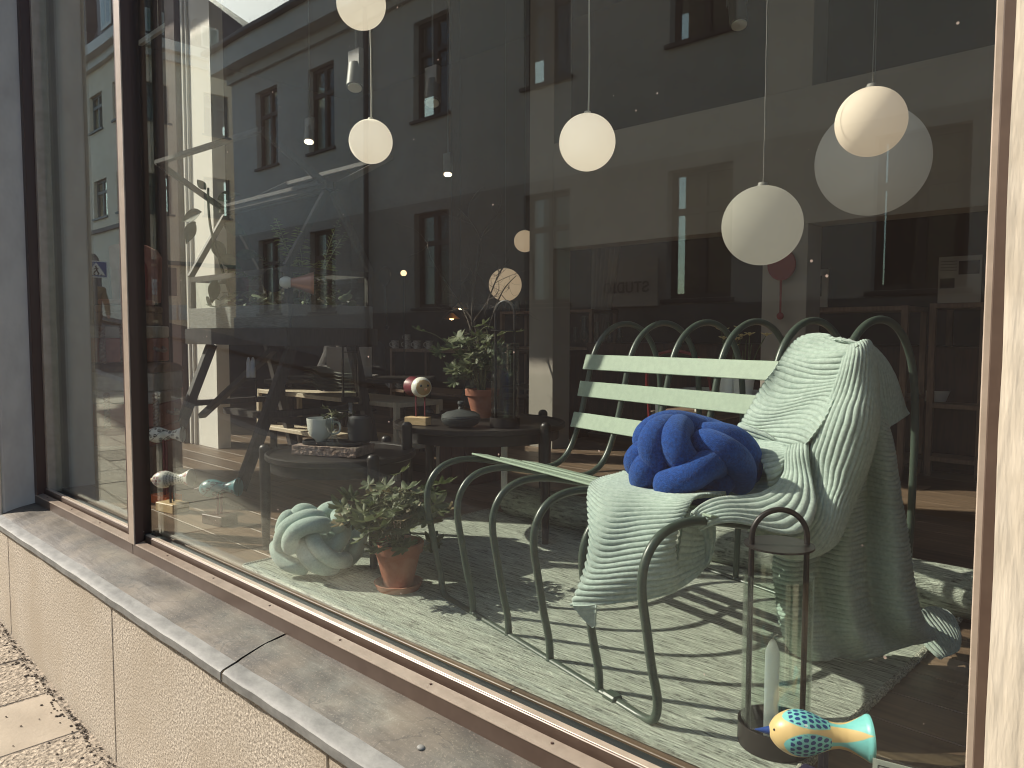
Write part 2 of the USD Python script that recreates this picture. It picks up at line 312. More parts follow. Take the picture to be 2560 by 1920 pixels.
for a, b in ((XL+.02, -3.3865), (-3.32, XR)):
    prof = [(1.188, -.018), (1.188, -.0135), (1.192, -.0115), (1.219, -.0055), (1.219, -.018)]
    m = trimesh.creation.extrude_polygon(sg.Polygon(prof), b-a)
    m.vertices = np.stack([m.vertices[:, 2]+a, m.vertices[:, 0], m.vertices[:, 1]], 1); m.fix_normals()
    part(FR, 'screw_strip', m, 'bronze_mid'); part(FR, 'bright_edge', cyl((a, 1.1895, -.0155), (b, 1.1895, -.0155), .0022, 8), 'bronze_light')  # pale rod paints the highlight along the front edge
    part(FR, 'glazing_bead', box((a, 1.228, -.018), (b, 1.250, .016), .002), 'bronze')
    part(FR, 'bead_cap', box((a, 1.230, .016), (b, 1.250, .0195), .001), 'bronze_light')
    part(FR, 'gasket', box((a, 1.2505, -.0175), (b, 1.298, .002)), 'gasket')
    nn = int((b-a)/.40)
    for k in range(nn):
        x = b-.40-.40*k if b > -1 else a+.15+.40*k
        part(FR, 'screw', cyl((x, 1.207, -.010), (x, 1.2068, -.0065), .0036, 8), 'bronze_dark')
def upright(x0, x1, y0, y1, mat, bev=.002): return part(FR, 'upright', box((x0, y0, -.018), (x1, y1, MAINZ-.001), bev), mat)
upright(-3.385, -3.325, 1.186, 1.222, 'bronze_light'); part(FR, 'mullion_cheek', box((-3.3249, 1.19, -.018), (-3.3225, 1.2225, MAINZ-.001)), 'bronze_dark'); upright(-3.50, -3.408, 1.2225, 1.29, 'bronze_dark')  # thin dark sheet paints the shaded side of the mullion cap
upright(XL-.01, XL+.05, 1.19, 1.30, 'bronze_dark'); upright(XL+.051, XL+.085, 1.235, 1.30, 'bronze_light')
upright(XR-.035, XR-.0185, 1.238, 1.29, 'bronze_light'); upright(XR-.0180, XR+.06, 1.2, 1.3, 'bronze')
part(FR, 'head_rail', box((XL+.09, 1.2, MAINZ-.1), (XR-.04, 1.3, MAINZ-.001), .002), 'bronze_dark')
for a, b in ((XL+.075, -3.46), (-3.415, XR-.03)):
    part(FR, 'glass_pane', box((a, GY, -.01), (b, GY+.006, MAINZ-.08)), 'shop_glass', smooth=False)
# the wall round the windows
WL = thing('shop_front_wall', 'cream plaster wall and pilasters around the shop window with the left reveal greyed as shade', 'wall', (-3, 1.1, 0))
edge = [(XR+.042, -.08)]
zs = np.linspace(-.08, HEADZ+.3, 60); wob = (meshkit.fbm(np.stack([zs*7, zs*0, zs*0], 1), 3, 3)-.5)*.0045
xs2 = np.linspace(0, 1, 9)
prof_pts = [(-.2235+w, z) for w, z in zip(wob, zs)]
m = xz(poly([(1.6, zs[-1])]+[(1.6, -.08)]+prof_pts, .045), 1.15)
part(WL, 'right_pilaster', m, 'plaster_cream', smooth=False)
part(WL, 'right_core', box((-.2, 1.151, -.08), (1.6, 1.5, HEADZ+.3)), 'plaster_outer')
part(WL, 'left_pilaster', box((-5.6, 1.04, -.135), (XL, 1.5, HEADZ+.3), .01), 'plaster_grey')
part(WL, 'pilaster_facing', box((-5.6, 1.022, -.115), (XL-.002, 1.0385, HEADZ+.3), .006), 'plaster_outer')
part(WL, 'lintel_wall', box((-12, 1.1, HEADZ+.301), (1.6, 1.5, 12.0)), 'plaster_outer')
part(WL, 'main_lintel', box((XL+.001, 1.1, MAINZ), (XR+.041, 1.5, HEADZ+.3)), 'plaster_outer')  # unseen lintel added low to keep sun off the deep shelves
part(WL, 'far_left_wall', box((-14, 1.1, -1.3), (-9.6, 1.5, HEADZ)), 'plaster_outer')
W2 = thing('neighbour_window', 'second brown framed shop window beyond the left pilaster', 'window', (-7.7, GY, 0))
part(W2, 'sill_rail', box((-9.6, 1.2, -.07), (-5.6, 1.3, 0)), 'bronze'); part(W2, 'upright', box((-9.6, 1.2, .001), (-9.53, 1.3, HEADZ)), 'bronze_dark'); part(W2, 'upright', box((-5.66, 1.2, .001), (-5.6, 1.3, HEADZ)), 'bronze_dark')
part(W2, 'glass_pane', box((-9.53, GY, 0), (-5.66, GY+.006, HEADZ)), 'shop_glass', smooth=False)
# ---------------------------------------------------------------- pavement, road
def ground_sheet(x0, x1, y0, y1, dz, n=60):
    xs = np.linspace(x0, x1, n); P = np.array([[(x, y, gz(x)+dz) for x in xs] for y in (y0, y1)])
    i = np.arange(n-1); q = np.stack([i, i+1, n+i+1, n+i], 1)
    return trimesh.Trimesh(P.reshape(-1, 3), np.vstack([q[:, [0, 1, 2]], q[:, [0, 2, 3]]]), process=False)
setting('ground', ground_sheet(-120, 60, -120, 1.06, -.16, 240), 'grit')
PV = group_of('pavement')
part(PV, 'bedding', ground_sheet(-30, 8, -1.95, 1.03, -.003, 120), 'grit')
y = .985; row = 0
while y > -1.9:
    d = .37 if row else .34
    x = 3.0-(row*.31 % .6)
    while x > -13.5:
        L = RNG.uniform(.42, .62) if row % 3 else RNG.uniform(.36, .46)
        rough = RNG.random() < (.42 if row < 2 else .22)
        j = .0032
        P = [(x-L+j, y-d+j), (x-j, y-d+j), (x-j, y-j), (x-L+j, y-j)]
        c = (x-L/2)
        mesh = box((x-L+j, y-d+j, -.05), (x-j, y-j, RNG.uniform(-.002, .003)), .006)
        v = mesh.vertices.copy(); v[:, 2] += gz(v[:, 0]); mesh.vertices = v
        part(PV, 'paving_slab', mesh, 'slab_rough' if rough else 'slab_smooth', smooth=False)
        x -= L
    y -= d; row += 1
KB = group_of('kerb_line')
for x in np.arange(-29, 8, 1.0):
    mesh = box((x+.004, -2.13, -.12), (x+.996, -1.955, .004), .012); v = mesh.vertices.copy(); v[:, 2] += gz(v[:, 0]); mesh.vertices = v
    part(KB, 'kerb_stone', mesh, 'kerb', smooth=False)
setting('road', ground_sheet(-60, 40, -5.9, -2.05, -.10, 140), 'asphalt')
setting('far_pavement', ground_sheet(-60, 40, -7.6, -5.9, -.005, 140), 'old_asphalt')
# grit and tiny pebbles along the foot of the wall
pb = []
for k in range(420):
    x = RNG.uniform(-6.2, -2.2); y = 1.0-abs(RNG.normal(0, .035)); r = RNG.uniform(.003, .008)
    b = trimesh.creation.icosphere(0, r); b.apply_scale((1, 1, .6)); b.apply_translation((x, min(y, 1.003), gz(x)+.002)); pb.append(b)
for k in range(90):
    x = RNG.uniform(-5.2, -2.4); y = RNG.uniform(.6, .97); r = RNG.uniform(.003, .006)
    b = trimesh.creation.icosphere(0, r); b.apply_scale((1, 1, .6)); b.apply_translation((x, y, gz(x)+.003)); pb.append(b)
solo('loose_grit', cat(pb), 'pebble', 'dark loose grit scattered along the foot of the granite wall', 'grit', smooth=False, kind='stuff')
# ---------------------------------------------------------------- houses across the street (seen mirrored in the glass)
def mir(px, py, ym=10.0):
    q = pl(px, py, ym); return q[0], q[2]
FY = 2*GY-10.0
def wall_with_holes(x0, x1, z0, z1, holes, th, place):
    p = sg.box(x0, z0, x1, z1)
    for (a, b, c, d) in holes: p = p.difference(sg.box(a, c, b, d))
    return place(trimesh.creation.extrude_polygon(p, th, engine='earcut'))
def house_window(t, x0, x1, z0, z1, place, mat, cross=.68, rec=.14, blind=False, casement=False):
    fw = .075
    out = [box((x0, z0, 0), (x0+fw, z1, .07)), box((x1-fw, z0, 0), (x1, z1, .07)), box((x0+fw, z0, 0), (x1-fw, z0+fw, .07)), box((x0+fw, z1-fw, 0), (x1-fw, z1, .07)),
           box(((x0+x1)/2-.05, z0+fw, .003), ((x0+x1)/2+.05, z1-fw, .075)), box((x0+fw, z0+(z1-z0)*cross-.045, .006), (x1-fw, z0+(z1-z0)*cross+.045, .08))]
    w = part(t, 'window', place(moved(cat(out), (0, 0, -rec-.07))), mat, smooth=False)
    part(w, 'pane', place(moved(box((x0+fw, z0+fw, 0), (x1-fw, z1-fw, .006)), (0, 0, -rec-.05))), 'house_glass', smooth=False)
    part(w, 'reveal', place(moved(box((x0-.02, z0-.02, 0), (x1+.02, z1+.02, .01)), (0, 0, -rec-.42))), 'blind' if blind else 'room_dark', smooth=False)
    part(w, 'sill', place(box((x0-.06, z0-.07, -.05), (x1+.06, z0-.012, .06))), mat, smooth=False)
place_A = lambda m: trimesh.Trimesh(np.stack([m.vertices[:, 0], FY+m.vertices[:, 2], m.vertices[:, 1]], 1), m.faces[:, ::-1], process=False)
HA = thing('grey_house', 'long grey beige house across the street with dark paired windows', 'house', (-8, FY, 0))
cols = [(-18.82, -17.72), (-16.33, -15.22), (-12.4, -11.33), (-9.37, -8.31), (-6.42, -5.36), (-3.47, -2.4), (-.5, .55), (2.5, 3.55), (5.5, 6.55)]
zl0, zl1, zu0, zu1 = .56+.86, 2.45+.86, 4.3+.86, 6.22+.86
holes = [(a, b, zl0, zl1) for a, b in cols]+[(a, b, zu0, zu1) for a, b in cols]
XE = mir(582, 400)[0]
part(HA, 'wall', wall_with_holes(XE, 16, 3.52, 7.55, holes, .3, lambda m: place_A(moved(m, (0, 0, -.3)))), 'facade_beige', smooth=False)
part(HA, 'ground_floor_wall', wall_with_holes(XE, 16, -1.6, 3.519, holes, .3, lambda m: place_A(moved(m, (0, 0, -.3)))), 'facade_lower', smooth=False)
part(HA, 'side_wall', box((XE-.001, -20, -1.6), (XE+.3, FY-.301, 7.5)), 'facade_beige')
for i, (a, b) in enumerate(cols):
    house_window(HA, a, b, zl0, zl1, place_A, 'win_dark', blind=(i in (3,)))
    house_window(HA, a, b, zu0, zu1, place_A, 'win_dark')
for (z0, z1, d) in ((7.55, 7.80, .10), (7.80, 8.32, .45)):
    part(HA, 'cornice', place_A(box((XE-d, z0, -.3), (16, z1-.001, d))), 'facade_trim', smooth=False)
part(HA, 'gutter', place_A(box((XE-.6, 8.32, .3), (16, 8.44, .60), .02)), 'roof_metal', smooth=False)
rf = poly([(.35, 8.33), (-6, 8.75), (-6, 8.33)], 16.6-XE); v = rf.vertices.copy(); rf.vertices = np.stack([XE-.5+v[:, 2], FY+v[:, 0], v[:, 1]], 1); rf.fix_normals()
part(HA, 'roof', rf, 'roof_metal', smooth=False)
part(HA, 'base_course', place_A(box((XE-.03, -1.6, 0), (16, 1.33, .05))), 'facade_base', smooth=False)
for x in (-13.9,):
    part(HA, 'downpipe', cyl((x, FY+.1, -1), (x, FY+.1, 8.3), .055, 10), 'roof_metal')
# corner house further up the street: one face looks down the street (+x), the other lies along it
XC, YC = -25.0, 2*GY-9.0
def cx(px, py):
    d = ray(px, py); q = EYE+d*(XC-EYE[0])/d[0]; return 2*GY-q[1], q[2]     # true y, z
HB = thing('corner_house', 'orange plastered corner house with mansard roof and green windows', 'house', (XC, YC, 0))
place_R = lambda m: trimesh.Trimesh(np.stack([XC+m.vertices[:, 2], m.vertices[:, 0], m.vertices[:, 1]], 1), m.faces, process=False)
def face_rect(x0, y0, x1, y1):
    (a, zt), (b, zb) = cx(x0, y0), cx(x1, y1); return (min(a, b), max(a, b), min(zt, zb), max(zt, zb))
WR = [face_rect(357, 200, 425, 308), face_rect(505, 228, 571, 345), face_rect(358, 428, 430, 535), face_rect(508, 440, 575, 545)]
zcor = cx(347, 135)[1]
part(HB, 'wall', wall_with_holes(-13.5, YC, -1, zcor, WR, .3, lambda m: place_R(moved(m, (0, 0, -.3)))), 'facade_orange', smooth=False)
for i, w in enumerate(WR): house_window(HB, *w, place_R, 'win_green', rec=.1, blind=(i != 1))
place_L = lambda m: trimesh.Trimesh(np.stack([m.vertices[:, 0], YC+m.vertices[:, 2], m.vertices[:, 1]], 1), m.faces[:, ::-1], process=False)
def lrect(x0, y0, x1, y1):
    (a, zt), (b, zb) = mir(x0, y0, 9.0), mir(x1, y1, 9.0); return (min(a, b), max(a, b), min(zt, zb), max(zt, zb))
zA, zB = WR[0][2:], WR[2][2:]
WLs = [(*lrect(a, 300, b, 300)[:2], *zA) for a, b in ((222, 254), (177, 188), (284, 306))]+[(*lrect(a, 300, b, 300)[:2], *zB) for a, b in ((226, 260), (181, 194), (288, 312))]
part(HB, 'side_wall', wall_with_holes(-48, XC-.301, -1, zcor, WLs, .3, lambda m: place_L(moved(m, (0, 0, -.3)))), 'facade_orange', smooth=False)
for w in WLs: house_window(HB, *w, place_L, 'win_green', rec=.1, blind=True)
for k, (dz0, dz1, d) in enumerate(((0, .25, .15), (.25, .55, .38))):
    part(HB, 'cornice', place_R(box((-13.5, zcor+dz0, -.3), (YC+d, zcor+dz1-.001, d))), 'facade_trim', smooth=False)
    part(HB, 'cornice', place_L(box((-48, zcor+dz0, -.3), (XC-.302, zcor+dz1-.001, d))), 'facade_trim', smooth=False)
zr = zcor+.56
roofpts = [(YC+.2, zr), (-13.5, zr)]
ry, rz_ = cx(678, 73); r2y, r2z = cx(560, 0)
m = trimesh.convex.convex_hull(np.array([(XC+.1, YC+.1, zr), (XC+.1, -13.5, zr), (-48, YC+.1, zr), (-48, -13.5, zr), (XC-1.2, YC-1.0, zr+3.1), (XC-1.2, -9.3, 12.4), (XC-1.2, -13.5, 11.2), (-48, YC-1.0, zr+3.1), (-48, -9.3, 12.4)]))
part(HB, 'mansard_roof', m, 'roof_metal', smooth=False)
for w in (face_rect(357, 18, 410, 90), face_rect(498, 62, 543, 128)):
    y0, y1, z0, z1 = w
    d = part(HB, 'dormer', place_R(cat([box((y0-.12, z0-.12, -1.6), (y1+.12, z1+.18, .02))])), 'roof_metal', smooth=False)
    part(d, 'window', place_R(cat([box((y0, z0, .02), (y1, z1, .05))])), 'win_white', smooth=False)
    part(d, 'pane', place_R(cat([box((y0+.05, z0+.05, .05), ((y0+y1)/2-.03, z1-.05, .056)), box(((y0+y1)/2+.03, z0+.05, .05), (y1-.05, z1-.05, .056))])), 'house_glass', smooth=False)
for a, b in ((190, 216), (264, 290)):
    x0, x1 = mir(a, 100, 9.0)[0], mir(b, 100, 9.0)[0]; z0, z1 = zr+.35, zr+2.0
    arch = sg.Polygon([(x0-.25, z0-.3), (x1+.25, z0-.3), (x1+.25, z1), ((x0+x1)/2, z1+.75), (x0-.25, z1)]).buffer(.12)
    d = part(HB, 'dormer', place_L(moved(trimesh.creation.extrude_polygon(arch, 1.4), (0, 0, -1.3))), 'roof_metal', smooth=False)
    part(d, 'window', place_L(box((x0, z0, .11), (x1, z1, .14))), 'win_white', smooth=False)
    part(d, 'pane', place_L(cat([box((x0+.1, z0+.1, .14), ((x0+x1)/2-.06, z1-.1, .146)), box(((x0+x1)/2+.06, z0+.1, .14), (x1-.1, z1-.1, .146))])), 'house_glass', smooth=False)
part(HB, 'ledge', place_L(box((-48, zB[0]-.5, 0), (XC-.3, zB[0]-.38, .08))), 'facade_base', smooth=False)
part(HB, 'ledge', place_R(box((-13.5, cx(400, 660)[1], 0), (YC, cx(400, 650)[1], .1))), 'win_green', smooth=False)
x0, x1 = mir(214, 700, 9.0)[0], mir(252, 700, 9.0)[0]
ar = sg.Point((x0+x1)/2, mir(232, 690, 9.0)[1]).buffer((x1-x0)/2).union(sg.box(x0, 0, x1, mir(232, 690, 9.0)[1]))
part(HB, 'archway', place_L(trimesh.creation.extrude_polygon(ar, .02)), 'room_dark', smooth=False)
y0, y1, z0, z1 = face_rect(367, 665, 440, 740)
part(HB, 'shop_panel', place_R(box((y0, z0, 0), (y1, z1, .04))), 'facade_base', smooth=False)
for q, (a, b) in enumerate(((383, 408), (413, 438), (443, 466))):
    y0, y1, z0, z1 = face_rect(a, 762, b, 800); part(HB, 'notice_board', place_R(box((y0, z0, 0), (y1, z1, .06))), 'win_white' if q else 'win_dark', smooth=False)
part(HB, 'base_course', place_R(box((-13.5, -1, 0), (YC+.03, 1.05, .03))), 'facade_base', smooth=False)
# ---------------------------------------------------------------- the shop room
FLR = group_of('shop_floor')
part(FLR, 'underfloor', box((-12, 1.30, -.12), (3, 8.2, -.012)), 'gasket')
yy = 1.31; r = 0
while yy < 8.2:
    x = -12+RNG.uniform(-1.2, 0)
    while x < 3:
        L = RNG.uniform(1.6, 2.6)
        part(FLR, 'floor_board', box((max(x, -12)+.0012, yy+.0012, -.02), (min(x+L, 3)-.0012, yy+.1588, RNG.uniform(-.0008, 0)), .0015), ['floor_wood', 'floor_wood_dark', 'floor_wood_pale'][RNG.choice(3, p=[.55, .25, .2])], smooth=False)
        x += L
    yy += .16; r += 1
RM = group_of('shop_room')
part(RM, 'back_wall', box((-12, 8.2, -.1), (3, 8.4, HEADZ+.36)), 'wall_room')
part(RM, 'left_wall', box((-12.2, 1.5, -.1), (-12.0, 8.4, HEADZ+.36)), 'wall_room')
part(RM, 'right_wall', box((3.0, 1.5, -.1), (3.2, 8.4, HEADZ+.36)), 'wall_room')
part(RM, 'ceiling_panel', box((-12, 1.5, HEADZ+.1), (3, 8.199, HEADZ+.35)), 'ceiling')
# ---------------------------------------------------------------- materials of the things
noisy('rug', (.10, .112, .092), (.57, .62, .52), 55, .95, stretch=(.22, 3.2, 1), bump=.9, bscale=330, bstretch=(.25, 1, 1), detail=3, lo=.36, hi=.62, c3=(.36, .40, .33), s3=60)
noisy('rug_edge', (.10, .105, .085), (.50, .51, .42), 260, .95, detail=2, bump=.6, bscale=300)
plain('bench_tube', (.048, .068, .052), .36)
noisy('bench_slat', (.27, .345, .262), (.305, .385, .292), 60, .55, bump=.06, bscale=300)  # paler than the tubes: the sun on the slats is in the tint
noisy('blanket', (.33, .415, .365), (.455, .545, .485), 90, .95, bump=.35, bscale=420, sheen_weight=.3, sheen_roughness=.5)
noisy('wool_blue', (.002, .030, .17), (.006, .070, .33), 140, .95, bump=.5, bscale=380, sheen_weight=.25, sheen_tint=(.3, .5, 1))
noisy('wool_sage', (.36, .46, .40), (.45, .56, .49), 140, .95, bump=.5, bscale=380, sheen_weight=.3)
noisy('terracotta', (.26, .088, .048), (.36, .135, .08), 9, .85, bump=.15, bscale=90, c3=(.40, .19, .125), s3=12)
plain('soil', (.03, .02, .014), .95)
plain('black_metal', (.022, .018, .017), .42, .2)
noisy('black_wood', (.012, .010, .009), (.022, .018, .016), 9, .42, stretch=(1, 9, 1))
plain('candle', (.82, .82, .72), .45, subsurface_weight=1.0, subsurface_scale=1.0, subsurface_radius=(.03, .025, .018))
plain('wick', (.6, .55, .45), .8)
def leafmat(name, c1, c2):
    mk(name, {'g': ('texture_coordinate', {}), 'n': ('noise_texture', {'scale': 45.0, 'detail': 3.0}), 'r': ('rgb_ramp', {'ramp': [(.35, c1), (.65, c2)]}),
              'p': ('principled_bsdf', {'roughness': .6}), 't': ('translucent_bsdf', {}), 'm': ('mix_closure', {'fac': .25})},
       [('g.object', 'n.vector'), ('n.fac', 'r.fac'), ('r.color', 'p.base_color'), ('r.color', 't.color'), ('p.BSDF', 'm.closure1'), ('t.BSDF', 'm.closure2')], 'm.closure')
leafmat('leaf_a', (.050, .070, .026), (.095, .120, .048)); leafmat('leaf_b', (.080, .100, .040), (.14, .16, .075)); leafmat('leaf_dry', (.16, .13, .06), (.22, .18, .09))
leafmat('leaf_fern', (.17, .21, .06), (.27, .31, .11)); leafmat('leaf_dark', (.025, .04, .016), (.05, .075, .03)); leafmat('leaf_pale', (.22, .26, .15), (.32, .36, .22))
noisy('stem', (.10, .11, .05), (.17, .17, .08), 30, .7)
mk('paint', {'a': ('attribute', {'attribute': 'paint'}), 'p': ('principled_bsdf', {'roughness': .38})}, [('a.color', 'p.base_color')], 'p.BSDF')
plain('beak_blue', (.01, .05, .24), .35); plain('stick_navy', (.02, .018, .05), .45); plain('paper', (.78, .76, .70), .8); plain('ink', (.03, .03, .03), .8)
plain('stick_red', (.17, .03, .04), .45); plain('stand_orange', (.62, .13, .03), .5); noisy('wood_pale', (.52, .36, .18), (.64, .46, .26), 12, .5, stretch=(1, 8, 8))
noisy('wood_light', (.50, .42, .30), (.62, .53, .40), 12, .55, stretch=(8, 1, 1)); noisy('wood_red', (.045, .018, .012), (.075, .030, .019), 8, .55, stretch=(6, 6, .6))
noisy('wood_orange', (.42, .20, .10), (.52, .27, .145), 8, .5, stretch=(5, 5, .5))
plain('ceramic_white', (.72, .72, .64), .3); plain('ceramic_black', (.018, .02, .022), .5); noisy('iron_pot', (.03, .036, .036), (.05, .057, .056), 80, .6, bump=.2, bscale=300)
noisy('brick_old', (.22, .15, .115), (.36, .27, .22), 40, .95, bump=1.0, bscale=70, bdist=.01)
# ---------------------------------------------------------------- rugs
RG = thing('woven_rug', 'grey green woven rug with a stitched edge under the bench', 'rug', (-1.6, 1.95, 0))
def rug_sheet(x0, x1, y0, y1, nx=90, ny=60):
    X, Y = np.meshgrid(np.linspace(x0, x1, nx), np.linspace(y0, y1, ny), indexing='ij')
    Z = .0085+.004*(meshkit.fbm(np.stack([X*2.2, Y*2.2, X*0], -1), 2, 4)-.5)
    Y = Y+.006*(meshkit.fbm(np.stack([X*1.7, Y*0, X*0], -1), 2, 9)-.5)
    return sheet(np.stack([X, Y, Z], -1)[:, ::-1], .009)
part(RG, 'rug_field', rug_sheet(-2.65, -.605, 1.325, 2.60), 'rug')
xs = np.linspace(1.325, 2.6, 260)
part(RG, 'edge_binding', cat([moved(tube(np.stack([np.full(260, -.603)+.002*np.sin(xs*700), xs, .010+.0015*np.cos(xs*700)], 1), .0085+.0012*np.sin(xs*430), 8), (0, 0, 0)), tube(np.stack([np.full(260, -2.652), xs, np.full(260, .010)], 1), .0075+.0012*np.sin(xs*430), 8)]), 'rug_edge')
RR = thing('rolled_rug', 'rolled up grey woven rug lying on the floor behind the bench', 'rug', (-1.5, 2.62, 0))
th = np.linspace(0, 6*2*np.pi, 300); rr = .018+.057*th/th[-1]
sp = np.stack([rr*np.cos(-th+.6), rr*np.sin(-th+.6)], 1)
Pg = np.array([[(-2.52+.03*k, 2.615+a, .078+b) for k in np.linspace(0, 71, 12)] for a, b in sp])
part(RR, 'rolled_sheet', sheet(Pg, .007), 'rug')
# ---------------------------------------------------------------- the bench
A0, B0 = fl(1106, 1496), fl(1646, 1832)
U = (B0-A0)/np.linalg.norm(B0-A0); NB = np.array([-U[1], U[0], 0]); BL = np.linalg.norm(B0-A0)
def bp(u, s, z): return A0+U*u+NB*s+np.array([0, 0, z])
PROF = [(-.004, .07), (-.02, .14), (-.045, .27), (-.054, .345), (-.030, .412), (.03, .447), (.11, .452), (.22, .432), (.33, .408), (.42, .397), (.49, .423), (.548, .52), (.583, .64), (.615, .765), (.64, .825), (.70, .884), (.775, .905), (.85, .886), (.91, .825), (.945, .73), (.957, .57), (.952, .35), (.942, .10)]
BN = thing('garden_bench', 'green tubular bench of six looped frames with slats tinted paler as sunlit', 'bench', tuple(bp(BL/2, .45, 0)), math.atan2(U[1], U[0]))
R_T = .0103
fine = spline([(s, 0, z) for s, z in PROF], 150)
for k in range(6):
    u = BL*k/5
    if k in (0, 5):
        e = 1 if k == 0 else -1
        a = [bp(u+e*.09, 0.0, .012), bp(u+e*.045, -.001, .013), bp(u+e*.012, -.003, .026)]
        b = [bp(u+e*.012, .940, .026), bp(u+e*.045, .939, .013), bp(u+e*.09, .938, .012)]
        pts = spline(np.vstack([a, [bp(u, s, z) for s, _, z in fine[::5]], b]), 190)
    else:
        pts = spline(np.vstack([[bp(u, 0, .012)], [bp(u, s, z) for s, _, z in fine[::5]], [bp(u, .938, .012)]]), 170)
    part(BN, 'loop_frame', tube(pts, R_T, 12), 'bench_tube', smooth=True)
    if 0 < k < 5:
        [part(BN, 'weld', ball(bp(u, s_, .013), .0125, 2), 'bench_tube', smooth=True) for s_ in (0, .938)]
part(BN, 'floor_rail', cyl(bp(.06, 0, .012), bp(BL-.06, 0, .012), R_T*1.02, 12), 'bench_tube'); part(BN, 'floor_rail', cyl(bp(.06, .938, .012), bp(BL-.06, .938, .012), R_T*1.02, 12), 'bench_tube')
part(BN, 'rail_clip', box((-.022, -.015, -.012), (.022, .015, .012), .004).apply_transform(np.vstack([np.column_stack([U, NB, [0, 0, 1], bp(BL-.155, 0, .014)]), [0, 0, 0, 1]])), 'bench_tube')
ft = np.array([f for f in fine])
def on_prof(s0, lo, hi):
    k = np.arange(lo, hi); i = k[np.argmin(abs(ft[k, 0]-s0))]; t = ft[min(i+1, len(ft)-1)]-ft[i-1]; t /= np.linalg.norm(t); return ft[i], t
def slat(mid, tan, w, th, off, label=None):
    """a flat slat across the loops, its width along the profile"""
    n = np.array([-tan[2], 0, tan[0]])          # away from the sitter side when climbing
    c = mid+n*off
    wv = NB*tan[0]+np.array([0, 0, tan[2]]); nv = NB*n[0]+np.array([0, 0, n[2]])
    m4 = np.eye(4); m4[:3, 0], m4[:3, 1], m4[:3, 2], m4[:3, 3] = U, wv, np.cross(U, wv), bp(BL/2, c[0], c[2])
    part(BN, label or 'back_slat', rbox((BL+.05, w, th), m4, .0015), 'bench_slat', smooth=False)
imx = np.argmax(ft[:, 2]); seat_end = np.argmin(abs(ft[:, 0]-.42)+(ft[:, 2] > .5)*9)
for z0 in (.560, .660, .760):
    k = np.arange(seat_end, imx); i = k[np.argmin(abs(ft[k, 2]-z0))]; t = ft[i+1]-ft[i-1]; t /= np.linalg.norm(t)
    slat(ft[i], t, .056, .006, .0135)
for s0 in (.155, .255, .355):
    k = np.arange(30, seat_end+3); i = k[np.argmin(abs(ft[k, 0]-s0))]; t = ft[i+1]-ft[i-1]; t /= np.linalg.norm(t)
    slat(ft[i], t, .062, .006, .0135, 'seat_slat')
# ---------------------------------------------------------------- knitted blanket: sheets laid over control points
def cloth(rows, nu, nv, ribs='v', pitch=.0135, amp=.0036, th=.006, seed=1, wav=.004, ph=0.0):
    R = np.array([[at(px, py, d) for px, py, d in r] for r in rows]); r, c, _ = R.shape
    tv, tu = np.linspace(0, 1, r), np.linspace(0, 1, c)
    f = [RectBivariateSpline(tv, tu, R[..., k], kx=min(3, r-1), ky=min(3, c-1)) for k in range(3)]
    V, W = np.linspace(0, 1, nv), np.linspace(0, 1, nu)
    P = np.stack([g(V, W) for g in f], -1)
    du, dv = np.gradient(P, axis=1), np.gradient(P, axis=0)
    N = np.cross(du, dv); N /= np.linalg.norm(N, axis=2, keepdims=True)+1e-12
    if np.mean(np.einsum('ijk,ijk->ij', N, EYE-P)) < 0: N = -N
    if ribs == 'v': L = np.r_[0, np.cumsum(np.linalg.norm(np.diff(P, axis=0), axis=2).mean(1))][:, None]*np.ones((1, nu))
    else: L = np.r_[0, np.cumsum(np.linalg.norm(np.diff(P, axis=1), axis=2).mean(0))][None]*np.ones((nv, 1))
    nz = meshkit.fbm(P*7.0, 3, seed)-.5; n2 = meshkit.fbm(P*26, 2, seed+3)-.5
    s = 2*np.abs(np.sin(np.pi*(L+nz*.014+n2*.003)/pitch+ph))**.62-1.2
    P = P+N*(s*amp*1.12+wav*nz*2)[..., None]
    return sheet(P, th)
BK = []
# band over the backrest, falling down its front (ribs run across)
BK.append(cloth([[(2045, 838, 2.099), (2095, 850, 1.977), (2135, 858, 1.932), (2150, 862, 1.915)],
                 [(2000, 848, 2.077), (2050, 855, 2.022), (2100, 866, 1.966), (2142, 872, 1.889)],
                 [(1966, 876, 2.070), (2010, 893, 2.017), (2065, 893, 1.944), (2124, 893, 1.899)],
                 [(1938, 918, 2.066), (1985, 930, 2.029), (2050, 942, 1.956), (2112, 934, 1.895)],
                 [(1910, 958, 2.079), (1960, 990, 2.031), (2035, 982, 1.956), (2098, 975, 1.893)],
                 [(1878, 1018, 2.105), (1935, 1035, 2.023), (2005, 1020, 1.972), (2068, 1043, 1.881)],
                 [(1850, 1068, 2.114), (1905, 1078, 2.053), (1970, 1078, 1.969), (2028, 1098, 1.901)],
                 [(1872, 1108, 2.075), (1912, 1108, 2.033), (1955, 1116, 1.985), (1995, 1124, 1.941)],
                 [(1905, 1150, 1.980), (1925, 1148, 1.960), (1948, 1146, 1.950), (1968, 1138, 1.945)],
                 [(1920, 1218, 1.935), (1932, 1218, 1.935), (1945, 1210, 1.935), (1952, 1195, 1.940)]], 60, 330, 'v', seed=2))
BK.append(cloth([[(1846, 1060, 2.10), (1900, 1076, 2.03), (1965, 1108, 1.985)], [(1850, 1150, 2.10), (1915, 1160, 2.05), (1985, 1165, 1.985)], [(1820, 1243, 2.04), (1900, 1246, 1.97), (1995, 1246, 1.92)]], 60, 120, 'v', seed=23))
